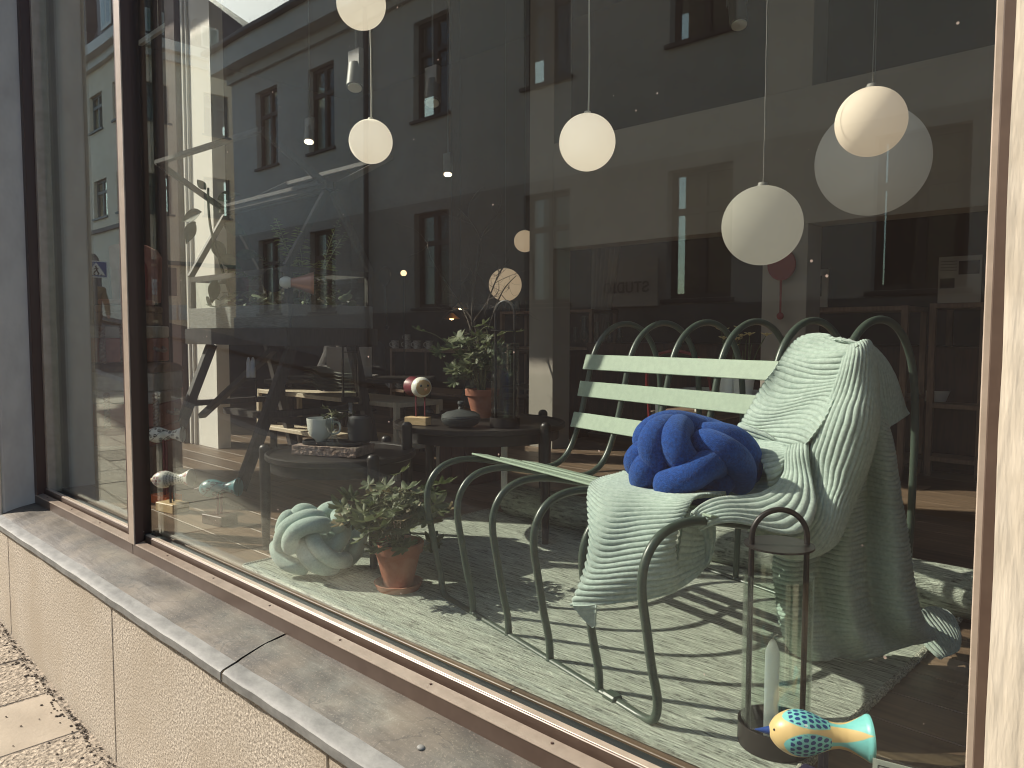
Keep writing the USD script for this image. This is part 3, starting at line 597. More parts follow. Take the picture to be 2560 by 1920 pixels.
# pinch that opens into the seat swath and runs to the front
BK.append(cloth([[(1968, 1118, 1.950), (1992, 1112, 1.935), (2018, 1108, 1.920)],
                 [(1962, 1165, 1.935), (1990, 1160, 1.910), (2022, 1155, 1.900)],
                 [(1950, 1205, 1.905), (1990, 1205, 1.875), (2032, 1215, 1.865)],
                 [(1905, 1232, 1.845), (1960, 1255, 1.785), (2036, 1290, 1.760)],
                 [(1850, 1243, 1.810), (1900, 1280, 1.750), (1975, 1335, 1.715)],
                 [(1800, 1246, 1.775), (1835, 1278, 1.720), (1875, 1312, 1.700)],
                 [(1755, 1262, 1.740), (1775, 1286, 1.710), (1800, 1306, 1.700)],
                 [(1730, 1285, 1.705), (1738, 1305, 1.715), (1752, 1325, 1.730)]], 130, 150, 'u', seed=5, amp=.0034))
# seat, left part, and the front fall (ribs run across)
BK.append(cloth([[(1560, 1180, 2.10), (1620, 1200, 2.03), (1680, 1222, 1.96), (1730, 1232, 1.90), (1815, 1232, 1.87)],
                 [(1522, 1192, 2.05), (1580, 1210, 1.97), (1660, 1232, 1.90), (1720, 1238, 1.84), (1790, 1236, 1.81)],
                 [(1486, 1203, 1.965), (1545, 1226, 1.885), (1632, 1236, 1.84), (1690, 1246, 1.775), (1748, 1240, 1.765)],
                 [(1472, 1232, 1.88), (1530, 1268, 1.79), (1600, 1268, 1.775), (1668, 1272, 1.74), (1722, 1262, 1.73)],
                 [(1473, 1292, 1.80), (1520, 1330, 1.745), (1580, 1322, 1.735), (1648, 1318, 1.715), (1700, 1308, 1.715)],
                 [(1476, 1352, 1.765), (1508, 1388, 1.735), (1570, 1380, 1.715), (1638, 1374, 1.695), (1684, 1360, 1.71)],
                 [(1462, 1425, 1.76), (1492, 1445, 1.735), (1560, 1436, 1.705), (1640, 1430, 1.69), (1690, 1418, 1.71)],
                 [(1440, 1490, 1.765), (1475, 1490, 1.745), (1555, 1486, 1.715), (1640, 1474, 1.70), (1690, 1458, 1.72)],
                 [(1430, 1514, 1.765), (1470, 1512, 1.75), (1550, 1507, 1.72), (1632, 1493, 1.705), (1686, 1476, 1.725)]], 110, 320, 'v', seed=8))
# lining of the front fall curling round to the right
BK.append(cloth([[(1686, 1476, 1.730), (1730, 1448, 1.750), (1762, 1415, 1.790)], [(1690, 1405, 1.730), (1738, 1392, 1.770), (1775, 1372, 1.795)],
                 [(1700, 1330, 1.735), (1748, 1340, 1.775), (1784, 1325, 1.795)], [(1716, 1268, 1.735), (1752, 1290, 1.770), (1786, 1300, 1.785)]], 40, 120, 'v', seed=9, amp=.003))
BK.append(cloth([[(1755, 1418, 1.785), (1764, 1414, 1.780), (1768, 1412, 1.775)], [(1757, 1372, 1.790), (1775, 1365, 1.775), (1786, 1358, 1.770)],
                 [(1746, 1322, 1.780), (1766, 1316, 1.765), (1786, 1312, 1.760)], [(1738, 1292, 1.750), (1760, 1290, 1.745), (1786, 1288, 1.740)]], 40, 60, 'u', seed=10, pitch=.011, amp=.003))
# turned corner at the hem
BK.append(cloth([[(1432, 1513, 1.755), (1460, 1513, 1.745), (1492, 1509, 1.735)], [(1452, 1540, 1.760), (1472, 1538, 1.752), (1490, 1532, 1.740)], [(1480, 1566, 1.760), (1485, 1568, 1.755), (1489, 1562, 1.750)]], 20, 20, 'v', seed=11, amp=.0008))
# ridge at the right that falls into the swag over the end frame (ribs run down)
BK.append(cloth([[(2116, 866, 1.950), (2140, 862, 1.930), (2162, 852, 1.930), (2176, 862, 1.960)],
                 [(2104, 915, 1.900), (2138, 905, 1.870), (2172, 905, 1.885), (2192, 925, 1.940)],
                 [(2080, 985, 1.905), (2122, 980, 1.865), (2170, 985, 1.855), (2198, 1010, 1.910)],
                 [(2050, 1055, 1.910), (2098, 1050, 1.855), (2158, 1062, 1.835), (2192, 1085, 1.890)],
                 [(2026, 1130, 1.920), (2068, 1130, 1.870), (2132, 1150, 1.840), (2168, 1170, 1.885)],
                 [(2022, 1205, 1.955), (2056, 1210, 1.885), (2102, 1230, 1.850), (2142, 1240, 1.880)],
                 [(2010, 1270, 1.910), (2040, 1285, 1.845), (2080, 1305, 1.825), (2112, 1312, 1.850)],
                 [(1960, 1310, 1.860), (1990, 1338, 1.815), (2040, 1368, 1.805), (2085, 1360, 1.835)],
                 [(1900, 1310, 1.810), (1920, 1335, 1.795), (1960, 1378, 1.795), (2012, 1392, 1.820)],
                 [(1850, 1296, 1.790), (1860, 1312, 1.790), (1890, 1340, 1.790), (1925, 1362, 1.810)]], 150, 170, 'u', seed=13, pitch=.012, amp=.0032))
# flap over the back at the far right
BK.append(cloth([[(2158, 855, 2.09), (2172, 862, 2.10), (2184, 872, 2.13), (2192, 880, 2.18)],
                 [(2178, 905, 2.09), (2200, 905, 2.10), (2222, 918, 2.14), (2234, 940, 2.19)],
                 [(2190, 990, 2.10), (2218, 985, 2.11), (2240, 985, 2.145), (2255, 1000, 2.19)],
                 [(2200, 1078, 2.11), (2226, 1064, 2.125), (2252, 1048, 2.155), (2272, 1035, 2.19)]], 90, 60, 'u', seed=15, pitch=.011, amp=.003))
# long fall to the floor beside the end frame (ribs run across, pleats run down)
BK.append(cloth([[(2060, 1050, 2.057), (2093, 1035, 2.019), (2111, 1025, 2.037), (2145, 1020, 2.019), (2163, 1025, 2.037), (2197, 1040, 2.019), (2215, 1060, 2.097)],
                 [(2020, 1146, 2.057), (2064, 1156, 1.993), (2092, 1146, 2.037), (2136, 1156, 1.993), (2164, 1146, 2.037), (2208, 1156, 1.993), (2236, 1146, 2.097)],
                 [(1990, 1256, 2.044), (2041, 1266, 1.962), (2077, 1256, 2.024), (2129, 1266, 1.962), (2164, 1256, 2.024), (2216, 1266, 1.962), (2252, 1256, 2.084)],
                 [(1945, 1366, 2.038), (2007, 1376, 1.945), (2053, 1366, 2.018), (2115, 1376, 1.945), (2161, 1366, 2.018), (2223, 1376, 1.945), (2270, 1366, 2.078)],
                 [(1938, 1456, 2.033), (2003, 1466, 1.940), (2052, 1456, 2.013), (2118, 1466, 1.940), (2167, 1456, 2.013), (2232, 1466, 1.940), (2282, 1456, 2.073)],
                 [(1948, 1541, 2.038), (2015, 1551, 1.945), (2066, 1541, 2.018), (2133, 1551, 1.945), (2184, 1541, 2.018), (2251, 1551, 1.945), (2302, 1541, 2.078)],
                 [(1968, 1605, 2.055), (2035, 1615, 1.969), (2086, 1618, 2.035), (2153, 1606, 1.969), (2204, 1600, 2.035), (2271, 1590, 1.969), (2322, 1570, 2.095)],
                 [(1990, 1640, 2.067), (2056, 1650, 2.003), (2106, 1652, 2.047), (2173, 1646, 2.003), (2223, 1630, 2.047), (2289, 1610, 2.003), (2340, 1600, 2.107)]], 150, 400, 'v', seed=17, pitch=.0125, amp=.0034, wav=.006))
# the trailing corner on the floor
BK.append(cloth([[(2285, 1560, 2.09), (2300, 1525, 2.12), (2335, 1518, 2.16), (2365, 1528, 2.19)],
                 [(2300, 1598, 2.06), (2325, 1560, 2.09), (2362, 1552, 2.12), (2385, 1545, 2.16)],
                 [(2330, 1632, 2.03), (2355, 1600, 2.055), (2385, 1590, 2.075), (2398, 1580, 2.10)],
                 [(2352, 1646, 2.02), (2370, 1640, 2.03), (2388, 1630, 2.045), (2396, 1618, 2.055)]], 80, 50, 'u', seed=19, pitch=.012, amp=.003))
solo('throw_blanket', cat(BK), 'blanket', 'mint grey ribbed throw blanket draped over the right end of the bench', 'blanket', smooth=True)
# ---------------------------------------------------------------- knot cushions
def knot(strands, r, dist, core, name, mat, label, origin, sc):
    ms = []
    for s in strands:
        w = s[0] if np.isscalar(s[0]) else 1.0; pts = s[1:] if np.isscalar(s[0]) else s
        P = np.array([at(origin[0]+x*sc, origin[1]+y*sc, dist-dz) for x, y, dz in pts])
        n = 60; P = spline(P, n); t = np.linspace(0, 1, n)
        rad = r*w*np.sqrt(np.clip(1-np.clip(1-np.minimum(t, 1-t)*9, 0, 1)**2, .02, 1))
        ms.append(tube(P, rad, 22))
    c, ax = core
    ms.append(ball(at(origin[0]+c[0]*sc, origin[1]+c[1]*sc, dist), 1, 3).apply_translation(-at(origin[0]+c[0]*sc, origin[1]+c[1]*sc, dist)).apply_scale(ax).apply_translation(at(origin[0]+c[0]*sc, origin[1]+c[1]*sc, dist)))
    return solo(name, cat(ms), mat, label, 'cushion', smooth=True)
knot([[.95, (655, 905, .01), (612, 1000, .075), (545, 900, .105), (530, 830, .105), (560, 765, .085), (625, 735, .03), (680, 730, -.06)],
      [1.02, (700, 735, .01), (668, 762, .085), (662, 820, .125), (690, 890, .135), (735, 950, .115), (800, 1000, .06)],
      [1.0, (578, 1070, .11), (640, 1058, .142), (720, 1030, .158), (800, 985, .158), (862, 945, .13), (905, 960, .06)],
      [1.0, (800, 835, .07), (860, 830, .11), (940, 865, .125), (1015, 920, .105), (1045, 1000, .06), (1020, 1075, .01)],
      [1.0, (790, 790, -.01), (880, 785, .02), (980, 800, .02), (1060, 860, .01), (1085, 950, -.02), (1060, 1040, -.05)],
      [.95, (455, 960, .03), (452, 915, .055), (490, 880, .055), (540, 880, .03)],
      [.98, (500, 1055, .045), (480, 1010, .075), (505, 960, .09), (560, 945, .06)],
      [.95, (490, 850, .0), (505, 780, .02), (560, 735, .02), (640, 712, .01), (740, 730, -.01), (830, 770, -.03)],
      [.95, (520, 1085, .03), (600, 1105, .04), (720, 1115, .045), (850, 1085, .055), (930, 1040, .06), (960, 990, .03)],
      [1.0, (500, 800, -.10), (600, 720, -.10), (800, 740, -.12), (980, 820, -.11), (1050, 960, -.10)],
      [1.0, (460, 950, -.05), (520, 1080, -.08), (760, 1110, -.09), (980, 1070, -.08)]],
     .0375, 2.00, ((770, 930), (.08, .07, .045)), 'knot_cushion', 'wool_blue', 'royal blue knotted cushion lying on the seat of the bench', (1400, 750), .434)
knot([[.95, (290, 650, .03), (300, 590, .03), (320, 545, .02), (350, 530, -.02)],
      [1.0, (385, 530, -.02), (430, 490, .0), (480, 500, -.01), (520, 540, -.03)],
      [1.0, (285, 760, .03), (285, 690, .06), (320, 610, .08), (390, 560, .085), (490, 530, .075), (590, 560, .04)],
      [1.05, (372, 760, .085), (345, 715, .115), (370, 650, .125), (450, 600, .125), (540, 585, .11), (610, 600, .06)],
      [1.0, (560, 520, -.03), (610, 480, -.01), (680, 470, -.02), (740, 500, -.05)],
      [1.1, (680, 515, .03), (685, 560, .06), (660, 610, .05)],
      [1.0, (500, 650, .08), (530, 730, .125), (600, 800, .13), (680, 835, .10), (760, 815, .05)],
      [1.05, (440, 730, .07), (455, 790, .11), (510, 850, .115), (590, 880, .09), (670, 870, .04)],
      [1.0, (260, 700, .0), (262, 770, .03), (310, 840, .05), (400, 875, .06), (480, 880, .05)],
      [1.0, (720, 600, .02), (700, 680, .055), (650, 730, .07), (580, 730, .06)],
      [1.0, (820, 560, -.04), (830, 650, -.02), (800, 740, .0), (740, 800, .0)],
      [1.0, (300, 700, -.08), (450, 560, -.10), (650, 540, -.11), (800, 640, -.10), (780, 800, -.08), (500, 860, -.06)]],
     .0275, 2.74, ((520, 690), (.11, .095, .055)), 'knot_cushion', 'wool_sage', 'pale sage green knotted cushion on the rug left of the potted geranium', (600, 1100), .3616)
# ---------------------------------------------------------------- leafy plants
def lobed_leaf(size, rng, lobes=5, cut=.55):
    """a hand shaped leaf with toothed lobes, its stalk at the origin, pointing along +x"""
    n = lobes*8+1; a = np.linspace(-2.55, 2.55, n); k = (a/2.55*.5+.5)*lobes
    w = abs(np.sin(np.pi*k)); big = .62+.38*np.cos(a*.55)
    r = size*big*((1-cut)+cut*w**.7)*(1+.16*np.sin(np.pi*k*3)*w)
    rim = np.stack([r*np.cos(a), r*np.sin(a), .20*size*(r/size)**2+.13*size*np.sin(np.pi*k)**2*(r/size)-.05*size*rng.random()], 1)
    inn = rim*np.array([.5, .5, .35]); v = np.vstack([[[0, 0, 0]], inn, rim]); i = np.arange(n-1)
    f = np.vstack([np.stack([i*0, 1+i, 2+i], 1), np.stack([1+i, 1+n+i, 2+n+i], 1), np.stack([1+i, 2+n+i, 2+i], 1)])
    return trimesh.Trimesh(v, f, process=False)
def frame_to(m, pos, d, up, roll=0.0):
    d = d/np.linalg.norm(d); s = np.cross(up, d); s /= np.linalg.norm(s)+1e-9; u = np.cross(d, s)
    c, sn = math.cos(roll), math.sin(roll); s, u = s*c+u*sn, u*c-s*sn
    M4 = np.eye(4); M4[:3, 0], M4[:3, 1], M4[:3, 2], M4[:3, 3] = d, s, u, pos
    m = m.copy(); m.apply_transform(M4); return m
def geranium(t, base, h, spread, nl, size, rng, mats=('leaf_a', 'leaf_b'), bias=(0, 0, 0), nst=9, dry=.06):
    stems = []; tips = []
    for s in range(nst):
        az = s*2.4+rng.uniform(-.3, .3); out = spread*rng.uniform(.15, .6); hh = h*rng.uniform(.45, 1.0)*(1-.35*out/spread)
        e = base+np.array([math.cos(az)*out, math.sin(az)*out, hh])+np.array(bias)*rng.uniform(.5, 1)
        p = spline([base+np.array([math.cos(az), math.sin(az), 0])*.012, base*.45+e*.55+np.array([0, 0, .02]), e], 12)
        stems.append(tube(p, np.linspace(.0042, .002, 12), 6)); tips.append(p)
    for k in range(nl):
        p = tips[k % nst]; i = int(rng.integers(4, 12)); b = p[i]
        az = rng.uniform(0, 2*np.pi); ln = spread*rng.uniform(.25, .55)
        d = np.array([math.cos(az), math.sin(az), rng.uniform(-.35, .65)])
        e = b+d*ln; e[2] = max(e[2], base[2]-.06)
        st = spline([b, b+d*ln*.5+np.array([0, 0, .012]), e], 6); stems.append(tube(st, .0013, 5))
        lf = frame_to(lobed_leaf(size*rng.uniform(.6, 1.1), rng, int(rng.integers(5, 8)), rng.uniform(.40, .58)), e, d*np.array([1, 1, .4])+np.array([0, 0, rng.uniform(-.6, .2)]), np.array([0, -.55, 1.0])+rng.normal(0, .3, 3), rng.uniform(-.5, .5))
        part(t, 'leaf', lf, 'leaf_dry' if rng.random() < dry else mats[int(rng.random() < .45)], smooth=True)
    part(t, 'stems', cat(stems), 'stem', smooth=True)
def flower_pot(t, c, r, h, saucer=True):
    z0 = c[2]
    part(t, 'pot', lathe([(0, z0+.012), (r*.62, z0+.012), (r*.98, z0+h*.80), (r*1.09, z0+h*.80), (r*1.12, z0+h*.99), (r*1.10, z0+h), (r*.99, z0+h), (r*.97, z0+h*.88), (0, z0+h*.88)], (c[0], c[1], 0), 40), 'terracotta')
    part(t, 'soil', lathe([(0, z0+h*.885), (r*.968, z0+h*.885), (r*.6, z0+h*.93), (0, z0+h*.94)], (c[0], c[1], 0), 24), 'soil')
    if saucer: part(t, 'saucer', lathe([(0, z0), (r*.92, z0), (r*1.06, z0+.024), (r*1.0, z0+.024), (r*.88, z0+.008), (0, z0+.008)], (c[0], c[1], 0), 40), 'terracotta')
rg = np.random.default_rng(21)
pc = fl(996, 1470, .012); pc[2] = .012
GP = thing('potted_geranium', 'leggy geranium in a terracotta pot with saucer on the rug', 'potted plant', tuple(pc))
flower_pot(GP, pc, .077, .160)
geranium(GP, pc+np.array([0, 0, .14]), .20, .225, 104, .052, rg, nst=16, dry=.10, bias=(-.03, -.01, 0))
# ---------------------------------------------------------------- the lantern in front
def lantern(name, label, c, R, zs, rod_dir, candle_off, candle_r, candle_z):
    """zs: tray top, glass top, disc, handle top"""
    t = thing(name, label, 'lantern', tuple(c)); x, y, z = c
    zt, zg, zd, zh = zs
    part(t, 'tray', lathe([(0, z), (R*1.06, z), (R*1.08, z+.006), (R*1.08, zt), (R*1.03, zt), (R*1.03, z+.014), (0, z+.014)], (x, y, 0), 48), 'black_metal')
    part(t, 'glass_cylinder', lathe([(R*.96, z+.016), (R*.96, zg), (R*.985, zg+.002), (R, zg), (R, z+.016)], (x, y, 0), 64), 'clear_glass', smooth=60)
    d = np.array([math.cos(rod_dir), math.sin(rod_dir), 0])*R*.82
    p0 = np.array([x, y, 0])
    arc = [p0+d*math.cos(a)+np.array([0, 0, zh-R*.82+R*.82*math.sin(a)]) for a in np.linspace(0, math.pi, 22)]
    path = np.vstack([[p0+d+np.array([0, 0, z+.014])], [p0+d+np.array([0, 0, zz]) for zz in np.linspace(z+.1, zh-R*.84, 8)], arc, [p0-d+np.array([0, 0, zz]) for zz in np.linspace(zh-R*.84, z+.1, 8)], [p0-d+np.array([0, 0, z+.014])]])
    part(t, 'handle_rod', tube(path, .0058, 10), 'black_metal', smooth=True)
    part(t, 'heat_disc', lathe([(0, zd-.002), (R*1.0, zd-.002), (R*1.0, zd+.002), (0, zd+.002)], (x, y, 0), 40), 'black_metal')
    cn = p0+np.array([candle_off[0], candle_off[1], 0])
    k = part(t, 'candle', lathe([(0, z+.0145), (candle_r, z+.0145), (candle_r, candle_z-.030), (candle_r*.93, candle_z-.024), (candle_r*.52, candle_z-.006), (candle_r*.2, candle_z), (0, candle_z)], tuple(cn), 24), 'candle')
    part(k, 'wick', tube(spline([cn+np.array([0, 0, candle_z-.002]), cn+np.array([.003, 0, candle_z+.008]), cn+np.array([.010, .002, candle_z+.012])], 8), .0013, 6), 'wick')
    return t
LC = fl(1936, 1852, .02); LC[2] = .0145
LF = lantern('glass_lantern', 'tall glass lantern with black arched handle in front of the blanket', LC, .069, (.062, .372, .434, .507), math.radians(43.9), (-.006, -.006), .0145, .236)
# ---------------------------------------------------------------- painted birds
BIRD = [(0, 0), (.012, .055), (.04, .105), (.09, .158), (.15, .195), (.22, .222), (.29, .231), (.36, .226), (.43, .207), (.50, .180), (.57, .150), (.63, .131), (.69, .124), (.75, .130), (.81, .148), (.87, .175), (.93, .205), (.985, .232), (1.0, .232)]
def bird_mesh(paint, beak_end, tail_end, up=(0, 0, 1), nt=150, na=150, rs=1.0):
    a, b = np.array(beak_end, float), np.array(tail_end, float); L = np.linalg.norm(b-a); d = (b-a)/L
    s = np.cross(up, d); s /= np.linalg.norm(s); u = np.cross(d, s)
    p = np.array(BIRD); ts = np.linspace(0, 1, nt)**1.0; tt = np.r_[0, np.cumsum(np.linalg.norm(np.diff(p, axis=0), axis=1))]; tt /= tt[-1]
    from scipy.interpolate import PchipInterpolator as PI
    xt, rt = PI(tt, p[:, 0])(ts), PI(tt, p[:, 1])(ts)*rs
    xt = np.r_[xt, 1.0, .99]; rt = np.r_[rt, rt[-1]*.97, 0.0]
    g = np.linspace(0, 2*np.pi, na, endpoint=False)
    v = a+L*(xt[:, None, None]*d+rt[:, None, None]*(np.cos(g)[None, :, None]*s+np.sin(g)[None, :, None]*u))
    n, m = len(xt), na; col = np.array([[paint(x, q, r) for q in g] for x, r in zip(xt, rt)])
    i, j = np.meshgrid(np.arange(n-1), np.arange(m), indexing='ij')
    q = np.stack([i*m+j, i*m+(j+1) % m, (i+1)*m+(j+1) % m, (i+1)*m+j], -1).reshape(-1, 4)
    f = np.vstack([q[:, [0, 1, 2]], q[:, [0, 2, 3]]]); mm = trimesh.Trimesh(v.reshape(-1, 3), f, process=False)
    if mm.volume < 0: mm.invert()
    return mm, col.reshape(-1, 3), (a, d, s, u, L)
def painted(t, name, mesh, col):
    path = part(t, name, mesh, 'paint', smooth=True)
    UsdGeom.PrimvarsAPI(stage.GetPrimAtPath(path)).CreatePrimvar('paint', T.Color3fArray, 'vertex').Set([Gf.Vec3f(*map(float, c)) for c in col])
    return path
YEL, TEAL, DKB = (.68, .48, .21), (.19, .56, .54), (.008, .045, .19)
def paint_front(x, g, r):
    k = (g-math.radians(283))/(2*np.pi)*4; f = abs((k+.5) % 1-.5)*2      # 0 on a teal panel's middle line, 1 midway between
    if x < .60: w = .86*math.sqrt(max(0, 1-((x-.40)/.27)**2)) if abs(x-.40) < .27 else 0
    else: w = 0
    w2 = np.interp(x, [.5, .62, .68, .75, .85, .95, 1.0], [.46, .22, .20, .30, .62, .92, 1.01])
    w = max(w, w2 if x > .5 else 0)
    if f < w:
        if .19 < x < .60:
            kk = (k+.5) % 1-.5; arc = kk*2*np.pi/4*r
            row = x/.068; ri = round(row); off = .5*(ri % 2); cc = arc/.060+off; ci = round(cc)
            dx, dy = (row-ri)*.068, (cc-ci)*.060
            if (dx/.027)**2+(dy/.021)**2 < 1 and f < w-.07: return DKB
        return TEAL
    if f < w+.035 and x > .14: return (.50, .50, .28)
    return YEL
def eyes(t, fr, x, ang, r, mat='ink', out=.005):
    a, d, s, u, L = fr
    for e in (1, -1):
        q = a+L*(x*d+r*(math.cos(ang)*s*e+math.sin(ang)*u)); part(t, 'eye', ball(q, out, 2), mat, smooth=True)
h, tl = at(1921, 1826, 1.475), at(2176, 1846, 1.44)
FB = thing('painted_bird', 'turquoise and yellow wooden bird with blue dots beside the lantern', 'bird figurine', tuple(fl(2062, 2015)))
m, c, fr = bird_mesh(paint_front, h, tl, nt=260, na=260); painted(FB, 'body', m, c)
a, d, s, u, L = fr
part(FB, 'beak', lathe([(0, 0), (.0085, 0), (.0075, .006), (.0012, .029), (0, .0295)], sides=20, M4=np.vstack([np.column_stack([s, u, -d, a+d*.004]), [0, 0, 0, 1]])), 'beak_blue')
q = a+L*(.045*d); eye_dir = (EYE-q); eye_dir -= d*(eye_dir@d); eye_dir /= np.linalg.norm(eye_dir)
part(FB, 'eye', ball(q+L*.108*(eye_dir*.98-u*-.12), .0022, 2), 'ink')
lc = a+d*L*.55
for e in (-1, 1):
    b0 = lc+d*e*.006+s*e*.0075; part(FB, 'leg', cyl((b0[0], b0[1], .02), b0-u*.012, .0052, 12), 'stick_navy')
part(FB, 'stand', box((lc[0]-.05, lc[1]-.03, .0005), (lc[0]+.05, lc[1]+.03, .022), .003), 'stick_navy')
PC = thing('price_card', 'white price card in a clear holder standing right of the painted bird', 'card', tuple(fl(2240, 1990)))
c0, c1 = at(2182, 1895, 1.33), at(2330, 1948, 1.33)
hw = .105; hx = np.array([.975, .222, 0]); hn = np.array([hx[1], -hx[0], 0]); zt = c0[2]
def card_m(w0, w1, z0, z1, y0, y1):
    m4 = np.eye(4); m4[:3, 0], m4[:3, 1], m4[:3, 2], m4[:3, 3] = hx, -hn, [0, 0, 1], [c0[0], c0[1], zt]
    b = box((w0, y0, z0), (w1, y1, z1)); b.apply_transform(m4); return b
part(PC, 'card', card_m(0, hw, -.085, 0, 0, .0012), 'paper', smooth=False)
for rr_ in (((.008, hw-.008), (-.0105, -.0095)), ((.008, .009), (-.075, -.0105)), ((hw-.009, hw-.008), (-.075, -.0105))):
    part(PC, 'border_line', card_m(*rr_[0], *rr_[1], -.0006, -.0001), 'ink', smooth=False)
part(PC, 'clear_holder', card_m(-.004, hw+.004, -.09, .006, -.004, -.0012), 'clear_glass', smooth=False)
part(PC, 'holder_foot', card_m(-.004, hw+.004, -zt+.0002, -.0905, -.004, .012), 'clear_glass', smooth=False)
noisy('trunk_brown', (.22, .14, .095), (.34, .22, .155), 12, .7, bump=.3, bscale=60); noisy('trunk_red', (.30, .11, .08), (.42, .17, .125), 12, .65); noisy('trunk_grey', (.38, .33, .28), (.52, .46, .39), 14, .75, bump=.3)
noisy('rope', (.22, .12, .09), (.42, .34, .27), 60, .9)
noisy('velvet', (.34, .08, .075), (.42, .12, .105), 60, .9)
# ---------------------------------------------------------------- the two black side tables
def side_table(name, label, c, r, zt, zp, angs, lr):
    t = thing(name, label, 'table', (c[0], c[1], 0))
    x, y = c
    part(t, 'table_top', lathe([(0, zt-.016), (r-.004, zt-.016), (r, zt-.012), (r, zt+.004), (r-.006, zt+.007), (r-.016, zt+.004), (r-.02, zt), (0, zt)], (x, y, 0), 56), 'black_wood')
    part(t, 'apron', lathe([(r*.90, zt-.06), (r*.93, zt-.06), (r*.93, zt-.0165), (r*.90, zt-.0165), (r*.90, zt-.06)], (x, y, 0), 48), 'black_wood')
    for a in angs:
        q = np.array([x+math.cos(a)*(r+lr*.55), y+math.sin(a)*(r+lr*.55), 0])
        part(t, 'leg', lathe([(0, .012), (lr*.62, .012), (lr*.9, .2), (lr, zp-lr*.9), (lr*.95, zp-lr*.55), (lr*.72, zp-lr*.22), (lr*.35, zp-lr*.04), (0, zp)], tuple(q), 20), 'black_wood')
    return t
LT = np.array([-2.565, 1.70])
side_table('side_table', 'low round black side table with three bullet topped legs near the window', LT, .29, .400, .432, [math.atan2(y-LT[1], x-LT[0]) for x, y in ((-2.24, 1.63), (-2.78, 1.49), (-2.66, 1.99))], .022)
TT = np.array([-2.43, 2.32])
side_table('side_table', 'taller round black side table carrying the geranium and lantern', TT, .375, .480, .512, [math.atan2(y-TT[1], x-TT[0]) for x, y in ((-2.02, 2.32), (-2.45, 1.93), (-2.83, 2.36), (-2.4, 2.72))], .022)
# on the low table
b0, b1, b2 = fl(729, 1137, .4015), fl(889, 1146, .4015), fl(944, 1128, .4015)
bx = b1-b0; bl = np.linalg.norm(bx); bx /= bl; by = np.array([-bx[1], bx[0], 0])
BR = thing('brick_slab', 'old rough brick slab lying on the low black table', 'brick', tuple(b0), math.atan2(bx[1], bx[0]))
m = trimesh.creation.box((bl, .15, .034)); m = m.subdivide_to_size(.010); v = m.vertices.copy(); v += np.stack([meshkit.fbm(v*90, 3, k)-.5 for k in range(3)], 1)*.0065; m.vertices = v
m4 = np.eye(4); m4[:3, 0], m4[:3, 1], m4[:3, 3] = bx, by, b0+bx*bl/2+by*.075+np.array([0, 0, .0195]); m.apply_transform(m4); part(BR, 'slab', m, 'brick_old', smooth=40)
zt = .4015+.038
tc = fl(832, 1110, zt)
TR = thing('serving_tray', 'small dark oval tray on the brick slab', 'tray', tuple(tc), math.atan2(bx[1], bx[0]))
ov = sg.Point(0, 0).buffer(.055).union(sg.box(-.07, -.055, .07, .055)).union(sg.Point(.07, 0).buffer(.055)).union(sg.Point(-.07, 0).buffer(.055))
m = cat([trimesh.creation.extrude_polygon(ov, .004), trimesh.creation.extrude_polygon(ov.difference(ov.buffer(-.005)), .012)]); m4[:3, 3] = tc+np.array([0, 0, .0008]); m.apply_transform(m4); part(TR, 'dish', m, 'ceramic_black')
zi = zt+.0055
cc = fl(802, 1103, zi)
CU = thing('white_cup', 'pale handled ceramic cup on the dark tray', 'cup', tuple(cc))
part(CU, 'bowl', lathe([(0, zi), (.020, zi), (.022, zi+.006), (.040, zi+.022), (.050, zi+.050), (.054, zi+.092), (.0515, zi+.092), (.0475, zi+.052), (.038, zi+.026), (0, zi+.018)], (cc[0], cc[1], 0), 36), 'ceramic_white')
hd = RT*.9-FW*.3; hd[2] = 0; hd /= np.linalg.norm(hd)
part(CU, 'handle', tube(spline([cc+hd*.052+np.array([0, 0, .078]), cc+hd*.082+np.array([0, 0, .074]), cc+hd*.084+np.array([0, 0, .044]), cc+hd*.045+np.array([0, 0, .030])], 18), .0045, 8), 'ceramic_white', smooth=True)
vc = fl(831, 1112, zi)
VA = thing('glass_bud_vase', 'small waisted glass bud vase with a green sprig on the tray', 'vase', tuple(vc))
part(VA, 'vessel', lathe([(0, zi+.0004), (.024, zi+.0004), (.025, zi+.004), (.012, zi+.042), (.011, zi+.047), (.022, zi+.058), (.0275, zi+.075), (.024, zi+.094), (.018, zi+.104), (.0155, zi+.104), (.0215, zi+.093), (.025, zi+.075), (.020, zi+.06), (.008, zi+.046), (.006, zi+.04), (0, zi+.012)], (vc[0], vc[1], 0), 36), 'clear_glass', smooth=60)
rg = np.random.default_rng(4); stems = []
for k in range(13):
    e = at(rg.uniform(792, 895), rg.uniform(1018, 1052), 3.05+rg.uniform(-.05, .06)) if k else at(810, 1050, 3.0)
    top = vc+np.array([0, 0, .108]); stems.append(tube(spline([vc+np.array([0, 0, .05]), top, (top+e)/2+np.array([0, 0, .012]), e], 10), .0013, 5))
    part(VA, 'leaf', frame_to(lobed_leaf(rg.uniform(.018, .030), rg, 5, .6), e, np.array([rg.normal(), rg.normal(), rg.uniform(-.5, .3)]), np.array([0, 0, 1.0])+rg.normal(0, .4, 3)), 'leaf_a' if k % 2 else 'leaf_b', smooth=True)
part(VA, 'stems', cat(stems), 'stem')
kc = fl(880, 1108, zi)+np.array([.01, .03, 0])
KP = thing('dark_pot', 'matt black pot standing on the tray behind the bud vase', 'pot', tuple(kc))
